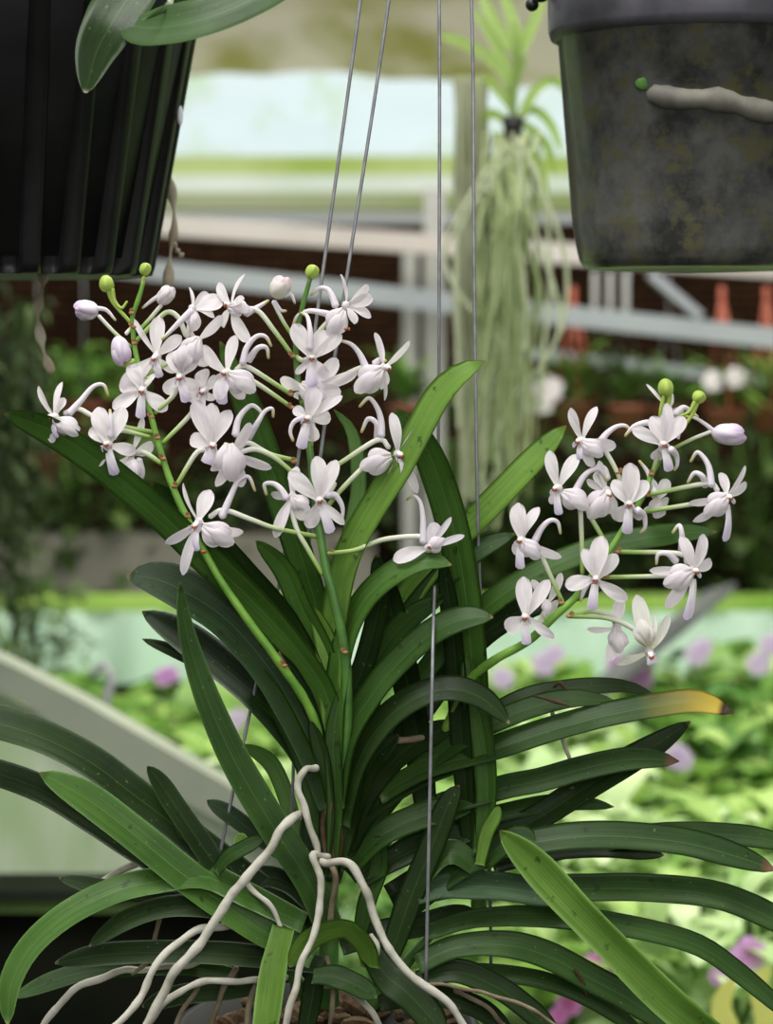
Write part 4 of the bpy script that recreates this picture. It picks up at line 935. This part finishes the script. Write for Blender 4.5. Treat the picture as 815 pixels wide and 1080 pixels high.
def bloom(mb, c, r, nrm=Vector((0, -1, 0.2))):
    nrm = nrm.normalized(); a = nrm.orthogonal().normalized(); b = nrm.cross(a)
    for k in range(5):
        th = 2*math.pi*k/5+0.3; d = a*math.cos(th)+b*math.sin(th)
        blade(mb, c, c+d*r, r*0.9, nrm)
M['f_bright'] = mat_foliage('foliage_bright', (0.14, 0.30, 0.04), (0.46, 0.62, 0.18), 0.4)
M['f_pale'] = mat_foliage('foliage_pale', (0.34, 0.50, 0.18), (0.66, 0.78, 0.44), 0.4)
M['f_mid'] = mat_foliage('foliage_mid', (0.05, 0.15, 0.018), (0.20, 0.38, 0.06), 0.35)
M['f_dark'] = mat_foliage('foliage_dark', (0.008, 0.018, 0.004), (0.045, 0.075, 0.018), 0.2, 0.9)
M['f_dim'] = mat_foliage('foliage_dim', (0.02, 0.045, 0.010), (0.15, 0.24, 0.06), 0.25)
M['f_yel'] = mat_foliage('foliage_yellow', (0.40, 0.42, 0.08), (0.62, 0.60, 0.20), 0.4)
M['pink'] = mat_petal('bloom_pink', [(0, (0.62, 0.30, 0.60)), (0.4, (0.62, 0.28, 0.66)), (1, (0.70, 0.42, 0.74))])
M['hot'] = mat_petal('bloom_magenta', [(0, (0.60, 0.10, 0.40)), (0.4, (0.62, 0.16, 0.50)), (1, (0.70, 0.30, 0.64))])
M['lilac'] = mat_petal('bloom_lilac', [(0, (0.66, 0.52, 0.74)), (1, (0.72, 0.58, 0.80))])
M['white'] = mat_petal('bloom_white', [(0, (0.80, 0.72, 0.74)), (1, (0.82, 0.74, 0.78))])
M['terra'] = mat_simple('terracotta', (0.15, 0.045, 0.028), (0.24, 0.075, 0.045), 20, 0.8)
M['red'] = mat_simple('red_hanger_plastic', (0.26, 0.055, 0.03), (0.36, 0.09, 0.05), 20, 0.5)
PROTO = {}
def bushmesh(kind, v):
    key = (kind, v)
    if key not in PROTO:
        rnd = random.Random(hash(key[0]) % 1 + v*17+len(kind)*5)
        prm = {'round': (80, 0.13, 0.20, 0.085, 0.052), 'small': (110, 0.13, 0.16, 0.045, 0.03), 'strap': (34, 0.1, 0.1, 0.20, 0.024), 'trail': (150, 0.14, 0.32, 0.055, 0.030)}[kind]
        mb, sm = make_bush(rnd, *prm, strap=(kind == 'strap'))
        def me(m, nm):
            x = bpy.data.meshes.new(nm); x.from_pydata([tuple(q) for q in m.v], [], m.f); x.polygons.foreach_set('use_smooth', [True]*len(x.polygons)); x.update(); return x
        PROTO[key] = (me(mb, 'foliage'), me(sm, 'stem'))
    return PROTO[key]
def plant(x, y, d, kind, var, fm, label, sc=1.0, blooms=(), bm='pink', pot=None, group=None, name='leafy_plant', rot=0.0):
    """stands with its foot at photo point x, y at depth d; blooms: photo points"""
    base = P(x, y, d)
    if d < 4 and y > 700 and not pot: base.z = BENCHZ
    t = thing(name, label, 'plant', base, group)
    fo, st = bushmesh(kind, var)
    for me_, nm, mt in ((fo, 'foliage', M[fm]), (st, 'stem', M['f_mid'])):
        m2 = me_.copy(); m2.materials.clear(); m2.materials.append(mt)
        o = bpy.data.objects.new(nm, m2); COL.objects.link(o); o.parent = t; o.scale = (sc, sc, sc*(0.8 if 3.3 < d < 4 else 1.0)); o.rotation_euler = (0, 0, rot)
    for (bx, by, br) in blooms:
        mb = MB(); bc = P(bx, by, d-0.13*sc); bloom(mb, bc, br*d/FPX); o = mb.build('bloom', M[bm], t)
        mb = MB(); tube(mb, [bc+Vector((0, 0.004, 0)), (bc+base)/2+Vector((0, 0.02, 0.02)), base], 0.0012, 5); mb.build('bloom_stalk', M['f_mid'], t)
    if pot:
        mb = MB(); pr, phh = pot
        lathe(mb, base-Vector((0, 0, phh)), [(0.001, 0), (pr*0.72, 0), (pr, phh*0.85), (pr*1.08, phh*0.86), (pr*1.1, phh*1.05), (pr*1.0, phh*1.05), (pr*0.9, phh*0.9), (0.001, phh*0.9)], 28); mb.build('pot', M['terra'], t)
    return t
G1 = 'bright leafy plants on the bench'
# far row on the bench, right
plant(560, 800, 3.7, 'round', 0, 'f_bright', 'bright green bush with pale purple blooms just right of the upright orchid leaves', 1.2, [(530, 715, 12), (573, 700, 13), (585, 690, 11)], 'lilac')
plant(655, 805, 3.75, 'round', 1, 'f_bright', 'green bush with a cluster of purple blooms under the creamy flower', 1.15, [(662, 706, 14), (676, 714, 14), (650, 700, 11)], 'pink')
plant(745, 800, 3.8, 'round', 2, 'f_mid', 'green bush with lilac blooms beside the slanting dark pipe', 1.2, [(735, 690, 13), (742, 682, 10)], 'lilac')
plant(815, 810, 3.7, 'round', 3, 'f_bright', 'bush with pale pink blooms at the right edge by the mint panel', 1.2, [(800, 700, 13), (812, 680, 12)], 'lilac')
plant(610, 880, 3.2, 'small', 0, 'f_pale', 'pale small-leaved plant behind the brown-tipped leaf at right', 1.3)
plant(700, 890, 3.1, 'round', 1, 'f_bright', 'leafy plant with a lilac bloom right of the brown-tipped leaf', 1.0, [(713, 797, 14), (720, 803, 11)], 'lilac')
plant(790, 880, 3.2, 'round', 2, 'f_mid', 'deeper green broad-leaved plant at the right edge above the long leaves', 1.15)
plant(640, 990, 2.7, 'round', 3, 'f_pale', 'pale green broad-leaved plant below the long horizontal leaves', 1.0)
plant(740, 1000, 2.65, 'small', 1, 'f_pale', 'pale feathery plant between the long drooping leaves at right', 1.15)
plant(815, 1000, 2.6, 'round', 0, 'f_bright', 'bright plant at the right edge below the brown-tipped long leaf', 1.0)
plant(600, 1110, 2.35, 'round', 1, 'f_bright', 'plant with magenta blooms left of the big bright front leaf', 0.8, [(625, 1022, 16), (640, 1012, 14), (600, 1058, 14), (590, 1070, 10)], 'hot')
plant(770, 1120, 2.3, 'round', 2, 'f_pale', 'plant with a pink bloom at lower right by the drooping leaf', 0.85, [(790, 1006, 18), (772, 1018, 14), (757, 1030, 10)], 'pink')
plant(545, 990, 2.8, 'small', 2, 'f_bright', 'small-leaved plant seen through the gap right of the thin wire', 1.0)
plant(500, 1090, 2.5, 'small', 3, 'f_mid', 'small green plant behind the pot at bottom centre', 0.9)
ys = thing('strap_plant', 'plant with broad yellow-green leaves at the bottom right corner', 'plant', Vector((P(800, 1160, 2.0).x, 2.0, BENCHZ)))
for pts in ([(800, 1213), (772, 1100), (760, 1060), (775, 1030)], [(803, 1213), (810, 1090), (800, 1040), (812, 1020)], [(797, 1213), (770, 1120), (762, 1090)]):
    mb = MB(); ribbon(mb, [P(x, y, 2.0-0.01*i) for i, (x, y) in enumerate(pts)], 26*2/FPX); mb.build('leaf', M['f_yel'], ys)
# left part
plant(60, 800, 3.7, 'round', 0, 'f_mid', 'green bush at the left edge under the mint panel', 1.05)
plant(140, 820, 3.6, 'small', 1, 'f_mid', 'small-leaved bush between the bent pipe and the left edge', 1.2)
plant(185, 810, 3.5, 'round', 2, 'f_bright', 'green bush with one purple bloom left of the narrow upright leaf', 1.15, [(172, 714, 10), (180, 711, 9)], 'pink')
plant(265, 830, 3.4, 'round', 3, 'f_bright', 'bright bush with a pink bloom behind the left dark leaves', 1.15, [(245, 762, 11), (252, 756, 9)], 'lilac')
plant(220, 900, 3.0, 'small', 2, 'f_bright', 'small-leaved bright plant behind the slanting board', 1.15)
plant(300, 930, 2.9, 'round', 1, 'f_pale', 'pale plant seen between the roots and the left wire', 0.95)
plant(340, 1010, 2.6, 'small', 0, 'f_mid', 'small plant in the gap behind the orchid base', 0.9)
plant(430, 930, 3.0, 'round', 2, 'f_bright', 'bright plant with a lilac bloom seen behind the orchid centre', 1.0, [(425, 925, 12), (375, 950, 12)], 'lilac')
plant(420, 820, 3.6, 'round', 1, 'f_mid', 'green bush hidden behind the fan of orchid leaves', 1.1)
plant(20, 730, 4.2, 'trail', 0, 'f_dim', 'dim bush at the left edge behind the mint panel', 0.9)
for (x_, y_, k_, v_, lab_) in ((88, 425, 'small', 1, 'green small-leaved basket plant hanging below the black fluted pot'), (40, 480, 'small', 3, 'dim green basket plant hanging by the tip of the long left leaf')):
    t = plant(x_, y_, 4.4, k_, v_, 'f_mid' if v_ == 1 else 'f_dim', lab_, 0.8, pot=(0.04, 0.06), name='hanging_plant')
    mb = MB(); tube(mb, [P(x_, y_, 4.4), P(x_, 330, 4.4), P(x_, 230, 4.4)], 0.0015, 5); mb.build('hanger', M['wire'], t)
# dark middle distance
GD = 'dark bushes against the brown wall'
dk = [(-10, 620, 'trail', 1, 'f_dim', 1.5), (45, 620, 'trail', 0, 'f_dim', 1.35), (105, 620, 'trail', 3, 'f_dim', 1.6), (160, 620, 'small', 2, 'f_dark', 1.5),
      (215, 620, 'trail', 3, 'f_dark', 1.2), (290, 620, 'trail', 0, 'f_dark', 1.2), (360, 620, 'trail', 1, 'f_dark', 1.3), (430, 620, 'trail', 2, 'f_dark', 1.5),
      (520, 620, 'trail', 1, 'f_dim', 1.6), (590, 620, 'trail', 2, 'f_dim', 1.3), (660, 620, 'trail', 3, 'f_dark', 1.5), (730, 620, 'trail', 0, 'f_dim', 1.3), (800, 620, 'trail', 1, 'f_dim', 1.6), (870, 620, 'trail', 2, 'f_dark', 1.3)]
for i, (x, y, k, v, fm, sc_) in enumerate(dk):
    plant(x, 640, 5.28 if i % 2 else 5.12, k, v, fm, 'blurred dark green bush against the brown back wall', sc_, group=GD, rot=i*0.8)
rb = thing('rear_bench', 'dark wooden bench along the brown wall carrying the dark bushes', 'bench', Vector((0, 5.28, 0)))
zr = P(0, 640, 5.2).z
mb = MB(); box(mb, Vector((0, 5.30, zr-0.02)), 3.0, 0.27, 0.02); mb.build('bench_top', M['f_dark'], rb, False)
for x in (-2, -0.7, 0.7, 2):
    mb = MB(); box(mb, Vector((x, 5.3, zr/2-0.02)), 0.03, 0.2, zr/2-0.02); mb.build('leg', M['f_dark'], rb, False)
# strap plants in terracotta pots, some on red hangers
tp = [(430, 428, 4.3, 'f_mid', 0, 'terracotta-potted plant behind the thin wire at centre', None, 0), (545, 440, 4.3, 'f_mid', 1, 'potted plant with white blooms left of the right-hand flower spike', [(562, 418, 16), (580, 410, 14), (572, 425, 12)], 0),
      (608, 425, 4.3, 'f_mid', 2, 'terracotta-potted plant on a red hanger under the cloudy pot', None, 1), (662, 428, 4.25, 'f_dim', 3, 'terracotta-potted plant directly left of the green buds', None, 0),
      (705, 430, 4.5, 'f_mid', 0, 'dim potted plant behind the topmost right-hand buds', None, 0), (765, 432, 4.25, 'f_mid', 1, 'potted plant with white blooms above the pink closed bud', [(752, 402, 11), (775, 398, 11)], 1),
      (812, 425, 4.3, 'f_bright', 2, 'terracotta-potted plant on a red hanger at the right edge', None, 1)]
for x, y, d, fm, v, lab, bl, hang in tp:
    t = plant(x, y, d, 'strap', v, fm, lab, 0.62, bl or (), 'white', pot=(0.036, 0.055), name='potted_plant', rot=v)
    for dx in (-0.036, 0.036):
        if not hang:
            mb = MB(); tube(mb, [P(x, y, d)+Vector((dx, 0, 0)), P(x, 330, d), P(x, 250, d)], 0.0012, 5); mb.build('hanger', M['wire'], t)
    if hang:
        mb = MB(); tp_ = P(x-4, 312, d)
        for dx in (-0.036, 0.036, 0.0): tube(mb, [tp_, P(x, y, d)+Vector((dx, -0.05 if dx == 0 else 0, 0))], 0.004, 6)
        tube(mb, [tp_+Vector((0, 0, 0.015)), tp_-Vector((0, 0, 0.03))], 0.006, 8)
        tube(mb, [tp_+Vector((0, 0, 0.0)), P(x-4, 340, 4.2)+Vector((0, 0, 0.02))], 0.003, 6)
        mb.build('hanger', M['red'], t)
# dangling mossy fern at far left
hf = thing('hanging_fern', 'dark trailing plant hanging down the left edge', 'plant', P(10, 300, 3.4))
mb = MB()
for i in range(60):
    x = rr.gauss(4, 30); y0 = rr.uniform(290, 520); ln = rr.uniform(60, 200); dd = rr.uniform(3.2, 3.6); xe = x+rr.gauss(0, 16)
    ribbon(mb, [P(x, y0, dd), P((x+xe)/2, y0+ln*0.5, dd), P(xe, y0+ln, dd)], 3*3.4/FPX, 6)
    for k in range(14):
        q = k/13; b0 = P(x+(xe-x)*q, y0+ln*q, dd)
        az = rr.uniform(0, 6.28); leafshape(mb, b0, Vector((math.cos(az), math.sin(az)*0.6, rr.uniform(-0.9, 0.1))).normalized(), Vector((0, 0, 1)), rr.uniform(0.02, 0.05), 0.012, 0.4)
mb.build('foliage', M['f_dark'], hf)

# ------------------------------------------------------------------ light
w = bpy.data.worlds.new('sky'); SC.world = w; w.use_nodes = True
nt = w.node_tree; bg = nt.nodes['Background']
tc = nt.nodes.new('ShaderNodeTexCoord'); sp = nt.nodes.new('ShaderNodeSeparateXYZ'); nt.links.new(tc.outputs['Generated'], sp.inputs[0])
r = ramp(nt, [(0.0, (0.10, 0.12, 0.08)), (0.45, (0.30, 0.32, 0.28)), (0.6, (0.75, 0.78, 0.76)), (1.0, (1.0, 1.0, 0.98))])
ma = nt.nodes.new('ShaderNodeMath'); ma.operation = 'MULTIPLY_ADD'; ma.inputs[1].default_value = 0.5; ma.inputs[2].default_value = 0.5
nt.links.new(sp.outputs[2], ma.inputs[0]); nt.links.new(ma.outputs[0], r.inputs[0]); nt.links.new(r.outputs[0], bg.inputs[0]); bg.inputs[1].default_value = 0.74
def area(name, loc, target, size, power, col=(1, 1, 1)):
    l = bpy.data.lights.new(name, 'AREA'); l.shape = 'SQUARE'; l.size = size; l.energy = power; l.color = col
    o = bpy.data.objects.new(name, l); COL.objects.link(o); o.location = loc
    o.rotation_euler = (Vector(target)-Vector(loc)).to_track_quat('-Z', 'Y').to_euler(); return o
area('roof_light', (-0.5, 0.7, 3.3), (0, 1.25, 1.5), 1.1, 46, (1, 0.99, 0.96))
area('bench_fill', (0.4, 3.2, 3.3), (0.2, 3.0, 0.9), 1.6, 95, (1, 1, 0.88))  # unseen area lamp added to brighten the bench foliage
area('front_light', (0.4, -1.2, 2.4), (0, 1.2, 1.5), 1.0, 17, (1, 0.98, 0.99))
